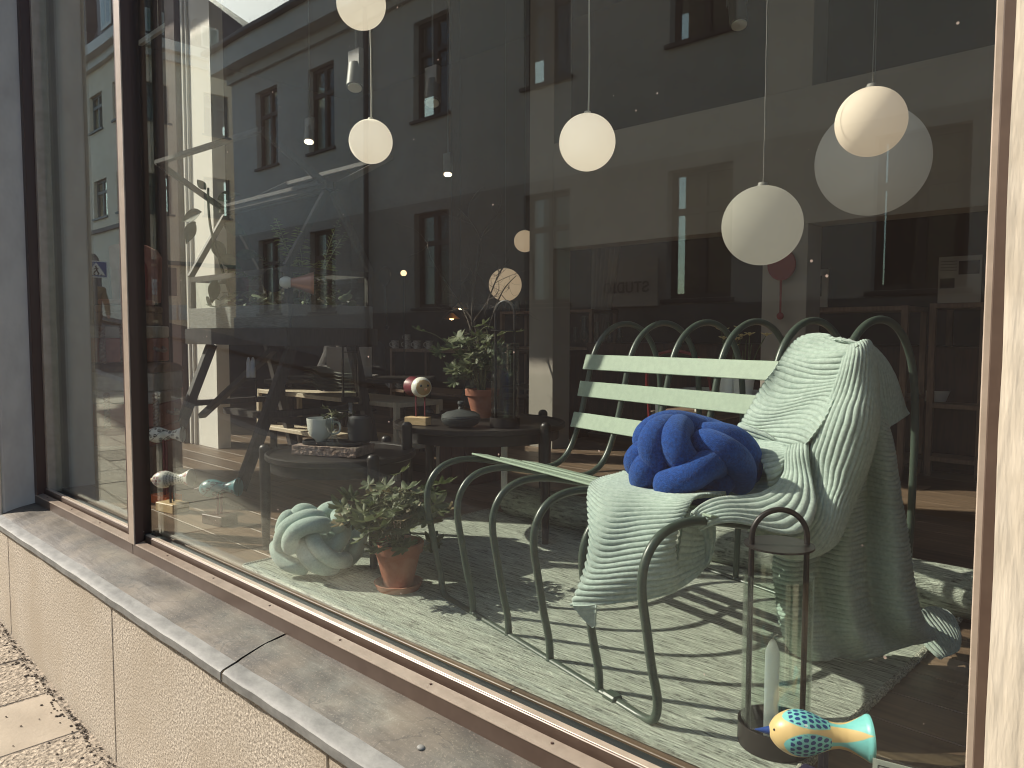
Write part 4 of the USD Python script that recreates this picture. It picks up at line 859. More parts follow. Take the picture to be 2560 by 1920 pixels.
part(KP, 'body', lathe([(0, zi), (.034, zi), (.045, zi+.012), (.048, zi+.07), (.042, zi+.098), (.030, zi+.106), (.027, zi+.104), (.038, zi+.095), (.04, zi+.02), (0, zi+.012)], (kc[0], kc[1], 0), 36), 'ceramic_black')
# on the taller table
ZT = .4815
bc = fl(1045, 1062, ZT)
TB = thing('bird_figurine', 'round white bird with golden face and dark red tail on a wooden block', 'bird figurine', tuple(bc))
part(TB, 'block', rotz(box((bc[0]-.052, bc[1]-.024, ZT), (bc[0]+.052, bc[1]+.024, ZT+.034), .002), math.radians(20), bc), 'wood_pale', smooth=False)
hc = at(1053, 968, (bc-EYE)@FW); R0 = .0435
fdir = EYE-hc; fdir[2] *= .3; fdir = fdir/np.linalg.norm(fdir); fdir = fdir*.94+np.cross([0, 0, 1.0], fdir)*.34; fdir /= np.linalg.norm(fdir)
side = np.cross([0, 0, 1.0], fdir); side /= np.linalg.norm(side); upv = np.cross(fdir, side)
m = ball(hc, R0, 4); c = []
for q in (m.vertices-hc)/R0:
    k = q@fdir; c.append((.42, .27, .12) if k > .66 else ((.78, .76, .66) if k > -.08 else ((.04, .045, .09) if k > -.38 else (.13, .04, .05))))
painted(TB, 'head', m, c)
tb = np.vstack([np.column_stack([side, upv, -fdir, hc-fdir*.02]), [0, 0, 0, 1]])
part(TB, 'tail', lathe([(0, .005), (.034, .012), (.030, .035), (.036, .07), (.044, .088), (.040, .088), (0, .078)], sides=14, M4=tb), 'stick_red', smooth=25)
for e in (-1, 1):
    part(TB, 'eye', ball(hc+(fdir*.905+side*e*.36+upv*.18)*R0, .0052, 2), 'ink', smooth=True)
    l0 = hc+side*e*.020-upv*.036-fdir*.012; part(TB, 'leg', cyl((l0[0], l0[1], ZT+.033), l0, .0032, 8), 'stick_red')
part(TB, 'beak', lathe([(0, 0), (.008, 0), (.0055, .006), (.001, .017), (0, .0172)], sides=14, M4=np.vstack([np.column_stack([side, -upv, fdir, hc+fdir*R0*.96-upv*.006+side*.004]), [0, 0, 0, 1]])), 'wood_orange')
ic = at(1152, 1056, 3.2); ic[2] = ZT
IP = thing('iron_pot', 'squat black lidded cast iron pot on the taller black table', 'pot', tuple(ic))
part(IP, 'body', lathe([(0, ZT), (.05, ZT), (.072, ZT+.012), (.082, ZT+.030), (.082, ZT+.038), (0, ZT+.038)], (ic[0], ic[1], 0), 40), 'iron_pot')
part(IP, 'lid', lathe([(0, ZT+.0395), (.081, ZT+.0395), (.079, ZT+.050), (.06, ZT+.062), (.03, ZT+.069), (.012, ZT+.073), (.008, ZT+.084), (.014, ZT+.097), (.012, ZT+.106), (0, ZT+.108)], (ic[0], ic[1], 0), 40), 'iron_pot')
gc = at(1206, 1036, 3.45); gc[2] = ZT
G2 = thing('potted_geranium', 'bushy geranium in a red clay pot on the taller black table', 'potted plant', tuple(gc))
flower_pot(G2, gc, .070, .14, False)
rg = np.random.default_rng(33)
geranium(G2, gc+np.array([0, 0, .125]), .30, .24, 76, .052, rg, nst=10, dry=.02, mats=('leaf_b', 'leaf_a'), bias=(-.045, -.02, 0))
l2 = at(1262, 1048, 3.2); l2[2] = ZT+.0005
lantern('glass_lantern', 'glass lantern with a white candle beside the geranium on the table', l2, .058, (ZT+.04, ZT+.345, ZT+.40, ZT+.52), math.radians(10), (-.003, 0), .0135, ZT-ZT+.24)
# ---------------------------------------------------------------- birds and little plants by the left end of the window
def paint_from(base, fn):
    return fn
def blobs(seed, n, lo, hi, sz):
    r = np.random.default_rng(seed); return [(r.uniform(*lo), r.uniform(0, 2*np.pi), r.uniform(*sz)) for _ in range(n)]
LB = blobs(3, 60, (.05, 1.0), 0, (.030, .060))
def paint_leaf(base, ink):
    def f(x, g, r):
        for bx_, bg, s in LB:
            dg = (g-bg+np.pi) % (2*np.pi)-np.pi; arc = dg*r; dx = x-bx_
            if (dx/s)**2+(arc/(s*.72))**2 < 1 and abs(arc) > .006*(1 if s > .04 else 0): return ink
        if abs(math.sin(g*2+x*9)) < .10 and .1 < x < .95: return ink
        return base
    return f
def paint_dots(x, g, r):
    if x > .86:
        k = g/(2*np.pi)*5; kk = (k-round(k))*2*np.pi/5*r
        if ((x-.93)/.055)**2+(kk/.06)**2 < 1: return (.42, .20, .20)
    elif x < .40:
        k = g/(2*np.pi)*4; c0 = (k-round(k))*2*np.pi/4*r
        for q in range(7):
            ox, oy = (0, 0) if q == 6 else (.10*math.cos(q*np.pi/3), .085*math.sin(q*np.pi/3))
            if ((x-.2-ox)/.042)**2+((c0-oy)/.036)**2 < 1: return (.40, .24, .24) if q != 6 else (.30, .16, .16)
    else:
        row = x/.066; ri = round(row); a_ = g*r/.062+.5*(ri % 2); 
        if ((row-ri)*.066/.024)**2+((a_-round(a_))*.062/.022)**2 < 1: return (.05, .09, .06)
    return (.72, .70, .62)
def small_bird(label, p0, d0, p1, d1, fn, leg_mat, stand_mat, zs):
    a_, b_ = at(*p0, d0), at(*p1, d1)
    m, c, fr = bird_mesh(fn, a_, b_, nt=110, na=90, rs=.92); a, d, s, u, L = fr
    mid = a+d*L*.5; t = thing('painted_bird', label, 'bird figurine', (mid[0], mid[1], .0))
    painted(t, 'body', m, c)
    part(t, 'beak', lathe([(0, 0), (.012, 0), (.003, .03), (0, .031)], sides=12, M4=np.vstack([np.column_stack([s, u, -d, a+d*.004]), [0, 0, 0, 1]])), stand_mat)
    for e in (-1, 1):
        l = mid+s*e*.016; part(t, 'leg', cyl((l[0], l[1], .012), l-u*.02, .006, 8), leg_mat)
    part(t, 'stand', rotz(box((mid[0]-.07, mid[1]-.045, .001), (mid[0]+.07, mid[1]+.045, .045), .003), .2, mid), stand_mat)
small_bird('white wooden bird with black leaf pattern on an orange stand', (366, 1088), 3.92, (457, 1086), 3.92, paint_leaf((.72, .71, .64), (.035, .035, .032)), 'stick_red', 'stand_orange', 0)
small_bird('white wooden bird with pink flowers and black dots near the glass', (381, 1200), 3.76, (478, 1195), 3.74, paint_dots, 'ink', 'wood_pale', 0)
small_bird('teal wooden bird with dark blue leaf pattern on a red leg', (499, 1222), 3.52, (597, 1217), 3.49, paint_leaf((.10, .24, .25), (.02, .035, .055)), 'stick_red', 'wood_red', 0)
sc = fl(403, 1172, .0); sc[2] = .0006
SU = thing('succulent_bowl', 'small succulent in a shallow pale bowl beside the orange stand', 'potted plant', tuple(sc))
part(SU, 'bowl', lathe([(0, .0008), (.03, .0008), (.055, .03), (.06, .05), (.056, .05), (.05, .035), (0, .03)], (sc[0], sc[1], 0), 28), 'ceramic_white')
rg = np.random.default_rng(5)
for k in range(26):
    a = k*2.4; e = sc+np.array([math.cos(a), math.sin(a), 0])*rg.uniform(.005, .045)+np.array([0, 0, .04+rg.uniform(0, .07)])
    lf = trimesh.creation.icosphere(1, .017); lf.apply_scale((1.2, .7, .35)); part(SU, 'leaf', frame_to(lf, e, np.array([math.cos(a), math.sin(a), .7]), np.array([0, 0, 1.0])), 'leaf_pale', smooth=True)
part(SU, 'stems', cat([cyl(sc+np.array([.01*k-.02, 0, .03]), sc+np.array([.012*k-.025, 0, .09]), .004, 6) for k in range(5)]), 'stem')
# ---------------------------------------------------------------- stack of old trunks by the far left pane
def trunk(label, px, py0, py1, w, dd, D, mat, lid, rope, rot=0.0, domed=False):
    c = at(px, py1, D); h_ = (py1-py0)/F_PX*D; c2 = c.copy()
    t = thing('old_trunk', label, 'trunk', tuple(c), HEAD+rot)
    hw = w/F_PX*D/2; m4 = np.eye(4); a = HEAD+rot; m4[:3, 0], m4[:3, 1], m4[:3, 3] = [math.cos(a), math.sin(a), 0], [-math.sin(a), math.cos(a), 0], c
    part(t, 'case', box((-hw, -dd/2, .001), (hw, dd/2, h_*.66), .006).apply_transform(m4), mat)
    part(t, 'lid', (trimesh.convex.convex_hull(np.array([(sx*hw*1.02, dd*.51*math.cos(q), h_*.665+h_*.335*math.sin(q)) for sx in (-1, 1) for q in np.linspace(0, math.pi, 9)])) if domed else box((-hw*1.02, -dd*.51, h_*.665), (hw*1.02, dd*.51, h_), .008)).apply_transform(m4), lid)
    if rope:
        for sx in (-.96, -.3, .35, .97):
            zz = np.linspace(.0, h_*.98, 60); P = np.stack([sx*hw+.010*np.cos(zz*150), -dd/2-.014+.010*np.sin(zz*150), zz], 1)
            part(t, 'rope', cat([tube(P, .009, 6), tube(np.stack([2*sx*hw-P[:, 0], -dd-.028-P[:, 1], zz], 1), .009, 6)]).apply_transform(m4), 'rope')
        part(t, 'handle', tube(spline([(hw+.002, -.07, h_*.4), (hw+.03, -.05, h_*.33), (hw+.03, .05, h_*.33), (hw+.002, .07, h_*.4)], 16), .011, 8).apply_transform(m4), 'rope')
    return t
TD = 4.75
trunk('lowest worn brown trunk of the stack standing on the shop floor', 338, 1060, 1188, 168, .42, TD, 'trunk_brown', 'trunk_red', False)
trunk('grey trunk with rope handle second from the bottom of the stack', 335, 975, 1059, 178, .40, TD, 'trunk_red', 'trunk_grey', True, .08)
trunk('long brown log-like box lying across the middle of the stack', 338, 905, 974, 176, .34, TD, 'trunk_grey', 'trunk_brown', False, -.1, True)
trunk('dark red rope cornered chest under the carved box in the stack', 318, 815, 904, 150, .36, TD, 'trunk_red', 'trunk_grey', True, .05)
trunk('small carved brown box beneath the arched velvet chair back', 325, 765, 814, 110, .28, TD, 'trunk_brown', 'trunk_brown', False, -.05)
vc = at(326, 764, TD)
VB = thing('velvet_chair', 'small dark red velvet chair with arched back on the trunk stack', 'chair', tuple(vc), HEAD)
m4 = np.eye(4); m4[:3, 0], m4[:3, 1], m4[:3, 3] = [math.cos(HEAD), math.sin(HEAD), 0], [-math.sin(HEAD), math.cos(HEAD), 0], vc
ar = sg.Polygon([(-.13, .03), (.13, .03), (.145, .30), (.12, .34), (.06, .37), (-.06, .38), (-.12, .37), (-.145, .36)]).buffer(.01)
inn = sg.Polygon([(-.075, .0)]+[(.085*math.cos(q), .22+.09*math.sin(q)) for q in np.linspace(0, math.pi, 14)][::-1]+[(.085, .0)]).buffer(0)
def stand(poly_, d, y0): m = trimesh.creation.extrude_polygon(poly_, d); v = m.vertices.copy(); m.vertices = np.stack([v[:, 0], y0-v[:, 2]+d, v[:, 1]], 1); m.fix_normals(); m.apply_transform(m4); return m
part(VB, 'back_frame', stand(ar, .05, .06), 'trunk_red', smooth=False); part(VB, 'padding', stand(inn, .03, .028), 'velvet', smooth=False)
part(VB, 'seat', box((-.13, -.14, .001), (.13, .058, .035), .008).apply_transform(m4), 'trunk_red')
def lampmat(name, base, col, st): mk(name, {'p': ('principled_bsdf', {'base_color': base, 'roughness': .75, 'specular_ior_level': .15, 'emission_color': col, 'emission_strength': st})}, [], 'p.BSDF')
noisy('gh_wood', (.035, .030, .027), (.06, .052, .046), 14, .6, stretch=(1, 8, 1)); noisy('gh_box', (.13, .135, .125), (.24, .245, .23), 20, .8, stretch=(.8, 8, 12), bump=.3, bscale=60)
plain('copper', (.50, .24, .16), .35, .6)
lampmat('globe_bright', (.72, .70, .62), (1, .84, .62), .42); lampmat('globe_mid', (.52, .45, .37), (1, .78, .55), .20); lampmat('globe_dim', (.13, .125, .105), (1, .90, .70), .135); lampmat('globe_off', (.36, .34, .31), (1, .95, .80), .055); lampmat('globe_far', (.55, .45, .35), (1, .72, .45), .20)  # the unlit globe is given a faint glow so it shows
plain('cord_white', (.70, .68, .60), .6); plain('cord_grey', (.20, .19, .17), .6)
noisy('room_grey', (.30, .275, .235), (.34, .31, .265), 2, .9)
plain('spot_white', (.13, .13, .12), .5); lampmat('spot_glow', (.8, .8, .8), (1, .8, .55), 2.5)
noisy('shelf_wood', (.16, .10, .065), (.23, .15, .10), 9, .6, stretch=(8, 1, 1))
noisy('mug_grey', (.22, .20, .18), (.48, .45, .40), 70, .4)
plain('lacquer_red', (.20, .02, .022), .3); plain('lacquer_blue', (.03, .035, .075), .3); plain('lacquer_black', (.012, .010, .010), .2)
lampmat('bulb_warm', (.8, .7, .5), (1, .66, .34), 1.2)
lampmat('bulb_hot', (.8, .7, .5), (1, .62, .28), 6.0)
plain('brass', (.35, .22, .10), .4, .7)
noisy('branch', (.04, .028, .02), (.075, .055, .042), 30, .8)
plain('napkin', (.30, .31, .27), .9)
plain('petal', (.62, .52, .26), .7)
plain('page', (.40, .38, .34), .8); plain('print_dark', (.06, .05, .05), .8)
plain('curtain', (.34, .31, .28), .9)
# ---------------------------------------------------------------- the little greenhouse on its trestle
X1, Y1 = -3.79, 2.18; X0, Y2 = X1-1.25, Y1+.56; ZB, ZX, ZE, ZR = .90, 1.03, 1.235, 1.67; YM = (Y1+Y2)/2
GH = thing('mini_greenhouse', 'dark house shaped indoor greenhouse with both roof lids propped open', 'greenhouse', ((X0+X1)/2, YM, ZB))
for lo, hi in (((X0, Y1, ZB), (X1, Y1+.02, ZX)), ((X0, Y2-.02, ZB), (X1, Y2, ZX)), ((X1-.02, Y1+.0205, ZB), (X1, Y2-.0205, ZX)), ((X0, Y1+.0205, ZB), (X0+.02, Y2-.0205, ZX)), ((X0+.021, Y1+.021, ZB), (X1-.021, Y2-.021, ZB+.015))):
    part(GH, 'planter_board', box(lo, hi, .002), 'gh_box', smooth=False)
part(GH, 'soil', box((X0+.022, Y1+.022, ZB+.016), (X1-.022, Y2-.022, ZX-.02)), 'soil')
q = .034
for x in (X0+q/2, X1-q/2):
    for y in (Y1+q/2, Y2-q/2): part(GH, 'post', beam((x, y, ZX+.001), (x, y, ZE), q, q, (0, 1, 0)), 'gh_wood', smooth=False)
    part(GH, 'rafter', beam((x, Y1+.006, ZE), (x, YM-.02, ZR), q, q, (1, 0, 0)), 'gh_wood', smooth=False); part(GH, 'rafter', beam((x, Y2-.006, ZE), (x, YM+.02, ZR), q, q, (1, 0, 0)), 'gh_wood', smooth=False)
    part(GH, 'rail', beam((x, Y1+q, ZE-q/2), (x, Y2-q, ZE-q/2), q*.9, q*.9), 'gh_wood', smooth=False)
for y in (Y1+q/2, Y2-q/2): part(GH, 'rail', beam((X0+q, y, ZE-q/2), (X1-q, y, ZE-q/2), q*.9, q*.9), 'gh_wood', smooth=False)
for y in (YM-.028, YM+.028): part(GH, 'ridge', beam((X0-.02, y, ZR+.03), (X1+.03, y, ZR+.03), .045, .04), 'gh_wood', smooth=False)
for sgn in (-1, 1):
    a0, a1 = np.array([X0, YM+sgn*.05, ZR+.045]), np.array([X1, YM+sgn*.05, ZR+.045]); f0, f1 = np.array([X0, YM+sgn*.46, 1.945]), np.array([X1, YM+sgn*.42, 1.93])
    lid = part(GH, 'roof_lid', cat([beam(a0, f0, q, .022, (1, 0, .01)), beam(a1, f1, q, .022, (1, 0, .01)), beam(f0, f1, .036, .024), beam(a0+[q/2, 0, 0], a1-[q/2, 0, 0], .03, .02)]), 'gh_wood', smooth=False)
for lo, hi in (((X0+q, Y1+.015, ZX), (X1-q, Y1+.018, ZE-q)), ((X1-.018, Y1+q, ZX), (X1-.015, Y2-q, ZE-q)), ((X0+q, Y2-.018, ZX), (X1-q, Y2-.015, ZE-q))):
    part(GH, 'side_glass', box(lo, hi), 'clear_glass', smooth=False)
TS = thing('trestle', 'dark wooden trestle with splayed legs under the greenhouse', 'trestle', ((X0+X1)/2, YM, 0))
part(TS, 'top_board', box((X0-.02, Y1-.02, .80), (X1+.02, Y2+.02, .8985)), 'gh_wood')
for x in (X0+.15, X1-.1):
    for s in (-1, 1):
        part(TS, 'leg', beam((x, YM+s*.20, .799), (x-.05, YM+s*(.50 if s < 0 else .42), .02), .055, .05, (1, 0, 0)), 'gh_wood', smooth=False)
    part(TS, 'cross_brace', beam((x-.02, YM-.36, .42), (x-.02, YM+.34, .42), .05, .035), 'gh_wood', smooth=False)
part(TS, 'long_brace', beam((X0+.13, YM-.1, .36), (X1-.15, YM-.1, .36), .05, .04), 'gh_wood', smooth=False)
part(TS, 'diagonal', beam((X0+.2, YM-.30, .34), (X1-.3, YM-.20, .78), .045, .03), 'gh_wood', smooth=False)
# ferns and foliage in it
def frond(root, tip, rng, mat_, t, w=.10, nleaf=26, drop=.05):
    p = spline([root, root*.5+tip*.5+np.array([0, 0, .06]), tip], nleaf); ms = [tube(p, .0016, 5)]
    d = tip-root; s = np.cross(d, [0, 0, 1.0]); s /= np.linalg.norm(s); d /= np.linalg.norm(d)
    for i in range(int(nleaf*.3), nleaf):
        f_ = math.sin(math.pi*(i/nleaf-.3)/.72)
        for e in (-1, 1):
            tipv = p[i]+s*e*w*f_*rng.uniform(.7, 1.1)+d*w*.5*f_+np.array([0, 0, -drop*f_*rng.uniform(.2, 1)])
            a = p[i]; mid = (a+tipv)/2+np.array([0, 0, .006]); sw = np.cross(tipv-a, [0, 0, 1.0]); sw /= np.linalg.norm(sw)+1e-9; wd = .0045
            ms.append(trimesh.Trimesh(np.array([a, mid+sw*wd, tipv, mid-sw*wd]), [[0, 1, 2], [0, 2, 3]], process=False))
    return part(t, 'frond', cat(ms), mat_, smooth=False)
rg = np.random.default_rng(11)
FE = thing('fern', 'feathery yellow green fern fronds reaching out of the greenhouse', 'plant', (X1-.25, YM, ZX))
rt0 = np.array([X1-.28, YM, ZX-.02])
for (px, py, D, mm) in ((680, 565, 4.25, 'leaf_fern'), (690, 548, 4.3, 'leaf_fern'), (745, 572, 4.2, 'leaf_fern'), (800, 655, 4.25, 'leaf_fern'), (745, 650, 4.15, 'leaf_fern'), (560, 675, 4.45, 'leaf_b'), (700, 655, 4.25, 'leaf_b'), (850, 545, 4.5, 'leaf_b'), (880, 560, 4.5, 'leaf_b'), (830, 665, 4.3, 'leaf_fern'), (815, 720, 4.35, 'leaf_b'), (790, 735, 4.3, 'leaf_a'), (825, 700, 4.4, 'leaf_a'), (630, 625, 4.45, 'leaf_a')):
    frond(rt0+rg.normal(0, .03, 3)*[1, 1, 0], at(px, py, D), rg, mm, FE, rg.uniform(.05, .09))
part(FE, 'root_ball', ball(rt0+np.array([0, 0, -.03]), .05, 2, (1, 1, .6)), 'soil') if False else None
LP = thing('leafy_plant', 'low leafy plants massed behind the greenhouse side glass', 'plant', ((X0+X1)/2, YM, ZX))
for k in range(120):
    e = np.array([rg.uniform(X0+.08, X1-.07), rg.uniform(Y1+.06, Y2-.06), ZX+rg.uniform(-.02, .11)])
    lf = trimesh.creation.icosphere(1, rg.uniform(.022, .038)); lf.apply_scale((1.3, .7, .12)); part(LP, 'leaf', frame_to(lf, e, rg.normal(0, 1, 3)*[1, 1, .5]+[0, 0, .3], np.array([0, 0, 1.0])+rg.normal(0, .5, 3)), ['leaf_pale', 'leaf_a', 'leaf_b'][k % 3], smooth=True)
RP = thing('rubber_plant', 'dark big leaved climbing plant at the back of the greenhouse', 'plant', (X0+.2, YM, ZX))
rp = np.array([X0+.18, YM-.05, ZX-.02]); top = at(520, 470, 4.85)
stem_p = spline([rp, at(545, 640, 4.8), at(525, 560, 4.82), top], 30); part(RP, 'stem', tube(stem_p, .008, 7), 'leaf_dark', smooth=True)
for (px, py, D, sz, dx, dz) in ((505, 530, 4.75, .10, -1, -.35), (490, 555, 4.75, .10, -.6, -1), (545, 500, 4.8, .09, .8, .3), (560, 560, 4.8, .10, .9, -.4), (535, 600, 4.8, .10, .4, -.8), (515, 475, 4.8, .06, -.5, .6), (550, 640, 4.8, .10, .9, -.5), (570, 690, 4.75, .11, .6, -.6), (545, 700, 4.75, .10, -.3, -.8), (590, 640, 4.8, .09, .9, .1)):
    e = at(px, py, D); n = 9; tt = np.linspace(0, 1, n); w = sz*.42*np.sin(np.pi*tt**.8)
    P = np.array([[(sz*1.5*x, ww*y, -.35*sz*x*x+.12*sz*abs(y)) for y in (-1, -.5, 0, .5, 1)] for x, ww in zip(tt, w)])
    part(RP, 'leaf', frame_to(sheet(P, .001), e, RT*dx+np.array([0, 0, dz]), -FW+np.array([0, 0, .3])), 'leaf_dark', smooth=True)
# two figurines at the greenhouse
def cone_bird(label, px, py, D, headc, tailc, ln, dirv):
    c = at(px, py, D); d = dirv/np.linalg.norm(dirv); s = np.cross([0, 0, 1.0], d); s /= np.linalg.norm(s); u = np.cross(d, s)
    t = thing('cone_figurine', label, 'bird figurine', tuple(c))
    m4 = np.vstack([np.column_stack([s, u, d, c]), [0, 0, 0, 1]])
    part(t, 'head', lathe([(0, -.03), (.02, -.025), (.032, -.005), (.034, .012), (.026, .03), (0, .03)], sides=24, M4=m4), headc, smooth=50)
    part(t, 'cone_tail', lathe([(0, .0305), (.024, .0305), (.030, .06), (.062, ln), (.056, ln), (0, ln*.8)], sides=24, M4=m4), tailc, smooth=50)
    for e in (-1, 1): part(t, 'leg', cyl(c+d*.02+s*e*.012, c+d*.02+s*e*.012-np.array([0, 0, .09]), .003, 6), 'ink')
cone_bird('pale figurine with a copper pink cone tail at the greenhouse corner', 712, 706, 4.12, 'ceramic_white', 'copper', .15, RT*.95+FW*.25)
cone_bird('black figurine with a white rim left of the copper cone figurine', 672, 706, 4.2, 'ceramic_white', 'ceramic_black', .09, RT*.5-FW*.8)
# ---------------------------------------------------------------- globe pendant lamps
def pendant(label, px, py, rpx, r, mat, cord, cr=.0025):
    D = r*F_PX/rpx; c = at(px, py, D)
    t = thing('globe_pendant', label, 'pendant lamp', tuple(c))
    part(t, 'globe', ball(c, r, 4), mat, smooth=True)
    z = np.linspace(c[2]+r*.98, HEADZ+.1, 24); w = .006*np.sin((z-c[2])*2.6)+.003*np.sin((z-c[2])*7)
    part(t, 'cord', tube(np.stack([c[0]+w*RT[0]*(1 if cr > .002 else .2), c[1]+w*RT[1]*(1 if cr > .002 else .2), z], 1), cr, 8), cord, smooth=True)
    part(t, 'collar', lathe([(0, 0), (.018, 0), (.014, .012), (0, .014)], (c[0], c[1], c[2]+r*.985), 16), cord)
pendant('cream globe pendant cut off by the top edge left of centre', 903, 10, 61, .125, 'globe_bright', 'cord_white')
pendant('cream globe pendant hanging over the greenhouse lid', 927, 354, 54, .125, 'globe_bright', 'cord_white', .0042)
pendant('brightest cream globe pendant at the middle of the window', 1468, 356, 70, .125, 'globe_bright', 'cord_white', .0036)
pendant('large greyish globe pendant hanging lowest above the bench back', 1905, 564, 98, .125, 'globe_dim', 'cord_grey', .0014)
pendant('pinkish globe pendant nearest the right jamb', 2177, 305, 84, .105, 'globe_mid', 'cord_grey', .0014)
pendant('big unlit grey globe pendant with an added faint glow behind the pinkish globe', 2180, 402, 134, .22, 'globe_off', 'cord_grey', .0014)
pendant('large beige globe pendant glowing behind the bare branches', 1263, 712, 41, .16, 'globe_far', 'cord_grey', .0014)
pendant('small amber globe pendant half hidden by the room pier', 1312, 603, 27, .125, 'globe_far', 'cord_grey', .002)
# ---------------------------------------------------------------- the room: piers, bulkhead, track and spots
PR = thing('white_pier', 'white sunlit wall pier with moulded edges at the left of the shop', 'pier', (-5.8, 2.75, 0))
part(PR, 'core', box((-5.95, 2.62, 0), (-5.60, 2.72, HEADZ+.09)), 'wall_white')
for a, b, y in ((-6.06, -6.015, 2.60), (-6.013, -5.985, 2.585), (-5.983, -5.952, 2.60)): part(PR, 'moulding', box((a, y, 0), (b, 2.72, HEADZ+.09), .006), 'wall_white')
part(PR, 'brown_post', box((-6.24, 2.56, 0), (-6.065, 2.66, HEADZ+.09), .004), 'bronze_dark')
a0, a1, a2 = pl(1325, 300, 4.4), pl(1385, 300, 4.4), pl(1915, 245, 4.4)
zl = pl(1650, 300, 4.4)[2]; zbt = pl(1600, 600, 4.4)[2]; a3, a4 = pl(2030, 226, 4.4), pl(2600, 200, 4.4); zl2 = pl(2240, 181, 4.4)[2]
BH = thing('room_bulkhead', 'pale wall strip with dark openings hung from the shop ceiling', 'wall', (-2.5, 4.5, 2))
part(BH, 'pier', box((a0[0], 4.4, 0), (a1[0], 4.6, HEADZ+.09)), 'room_grey')
part(BH, 'beam', box((a1[0]+.001, 4.402, zbt), (a4[0], 4.6, zl)), 'room_grey')
part(BH, 'upright', box((a2[0], 4.4, zl+.001), (a3[0], 4.6, HEADZ+.09)), 'room_grey')
part(BH, 'upper_beam', box((a3[0]+.001, 4.401, zl+.001), (a4[0], 4.6, zl2)), 'room_grey')
part(BH, 'pier', box((pl(1905, 700, 4.4)[0], 4.405, 0), (pl(2016, 700, 4.4)[0], 4.6, zbt-.001)), 'room_grey')
ST = thing('spot_track', 'pale ceiling track carrying small spotlights across the shop', 'track', (-6, 3.4, HEADZ))
zz = 4.06
for x_ in (-8.5, -6.5, -4.5, -2.5, -1.0): part(ST, 'hanger', cyl((x_, 3.42, 4.09), (x_, 3.42, HEADZ+.1), .005, 6), 'ceramic_white')
part(ST, 'rail', box((-9, 3.4, zz-.02), (-.5, 3.44, zz+.03)), 'ceramic_white')
def spot(label, px, py, D, on=False, s=1.0):
    c = at(px, py, D); t = thing('spotlight', label, 'spotlight', tuple(c))
    dn = np.array([.25, -.25, -1.0]); dn /= np.linalg.norm(dn)
    part(t, 'can', tube([c, c+dn*.16*s], [.052*s, .055*s], 18), 'spot_white')
    part(t, 'bracket', box((c[0]-.06*s, c[1]-.02, c[2]-.02), (c[0]+.06*s, c[1]+.02, c[2]+.10*s)), 'spot_white')
    part(t, 'stem', cyl(c+[0, 0, .1*s], (c[0], c[1], HEADZ+.1), .006, 6), 'spot_white')
    part(t, 'lens', ball(c+dn*.165*s, .034*s, 2, (1, 1, .6)) if False else tube([c+dn*.161*s, c+dn*.17*s], .045*s, 16), 'spot_glow' if on else 'ceramic_white')
spot('white spotlight left of the middle pendant cord', 1082, 205, 5.2); spot('white spotlight beside the long light streak', 890, 165, 5.0)
spot('glowing spotlight above the small globe floor lamp', 1120, 405, 7.2, True, .8); spot('glowing spotlight above the greenhouse lid', 775, 320, 6.4, True, .8); spot('pale spotlight near the top right windows', 1842, 5, 4.6)
# ---------------------------------------------------------------- shelves and small wares, far back in the shade
def shelf(label, x0, x1, y, zlist, dep=.34, mat='shelf_wood', leg=.035, name='display_shelf', cat_='shelf'):
    t = thing(name, label, cat_, ((x0+x1)/2, y, 0))
    for z in zlist: part(t, 'board', box((x0, y, z-.028), (x1, y+dep, z), .003), mat, smooth=False)
    for x in (x0, x1-leg):
        for yy_ in (y-.001, y+dep-leg+.001): part(t, 'leg', box((x-.001, yy_, 0), (x+leg-.001, yy_+leg, max(zlist)+.002)), mat, smooth=False)
    return t
RK = shelf('low pale wood rack with a sunlit lower board at left', -5.30, -3.62, 2.78, (.20, .46), .36, 'wood_light', .03)
S1 = shelf('dark wood display table with mugs behind the bird figurine', pl(975, 880, 4.9)[0], pl(1250, 880, 4.9)[0], 4.9, (.30, .72), .5)
zs_ = pl(1300, 778, 5.6)[2]
S2 = shelf('tall dark shelf with tumblers behind the table lantern', pl(1250, 780, 5.6)[0], pl(1480, 780, 5.6)[0], 5.6, (.35, .75, zs_), .4)
zs3 = pl(2100, 768, 4.9)[2]
S3 = shelf('dark shelf unit with open book behind the right of the bench', pl(1950, 768, 4.9)[0], pl(2270, 768, 4.9)[0], 4.9, (.12, .5, zs3), .4)
zs4 = pl(2380, 758, 5.2)[2]
S4 = shelf('dark shelf by the right jamb holding a leaning magazine', pl(2325, 760, 5.2)[0], pl(2470, 760, 5.2)[0], 5.2, (.12, .45, zs4), .4)
def mug(label, x, y, z, r=.04, h=.085, mat='mug_grey'):
    t = thing('mug', label, 'mug', (x, y, z), group=None)
    part(t, 'body', lathe([(0, z+.001), (r*.9, z+.001), (r, z+h), (r*.92, z+h), (r*.82, z+.01), (0, z+.008)], (x, y, 0), 18), mat)
    part(t, 'handle', tube(spline([(x-r*.9, y-.01, z+h*.8), (x-r*1.7, y-.015, z+h*.7), (x-r*1.7, y-.015, z+h*.35), (x-r*.9, y-.01, z+h*.2)], 10), .005, 6), mat)
for (px, lab) in ((988, 'left end mug on the display table behind the bird'), (1018, 'mug under the stacked cup on the display table'), (1043, 'patterned mug right of centre on the display table'), (1074, 'mug nearest the geranium on the display table')):
    q_ = pl(px, 870, 5.02); mug('patterned '+lab, q_[0], 5.02, .721)
q_ = pl(1018, 850, 5.02); mug('small cup stacked on top of a mug on the display table', q_[0], 5.02, .808, .034, .06)
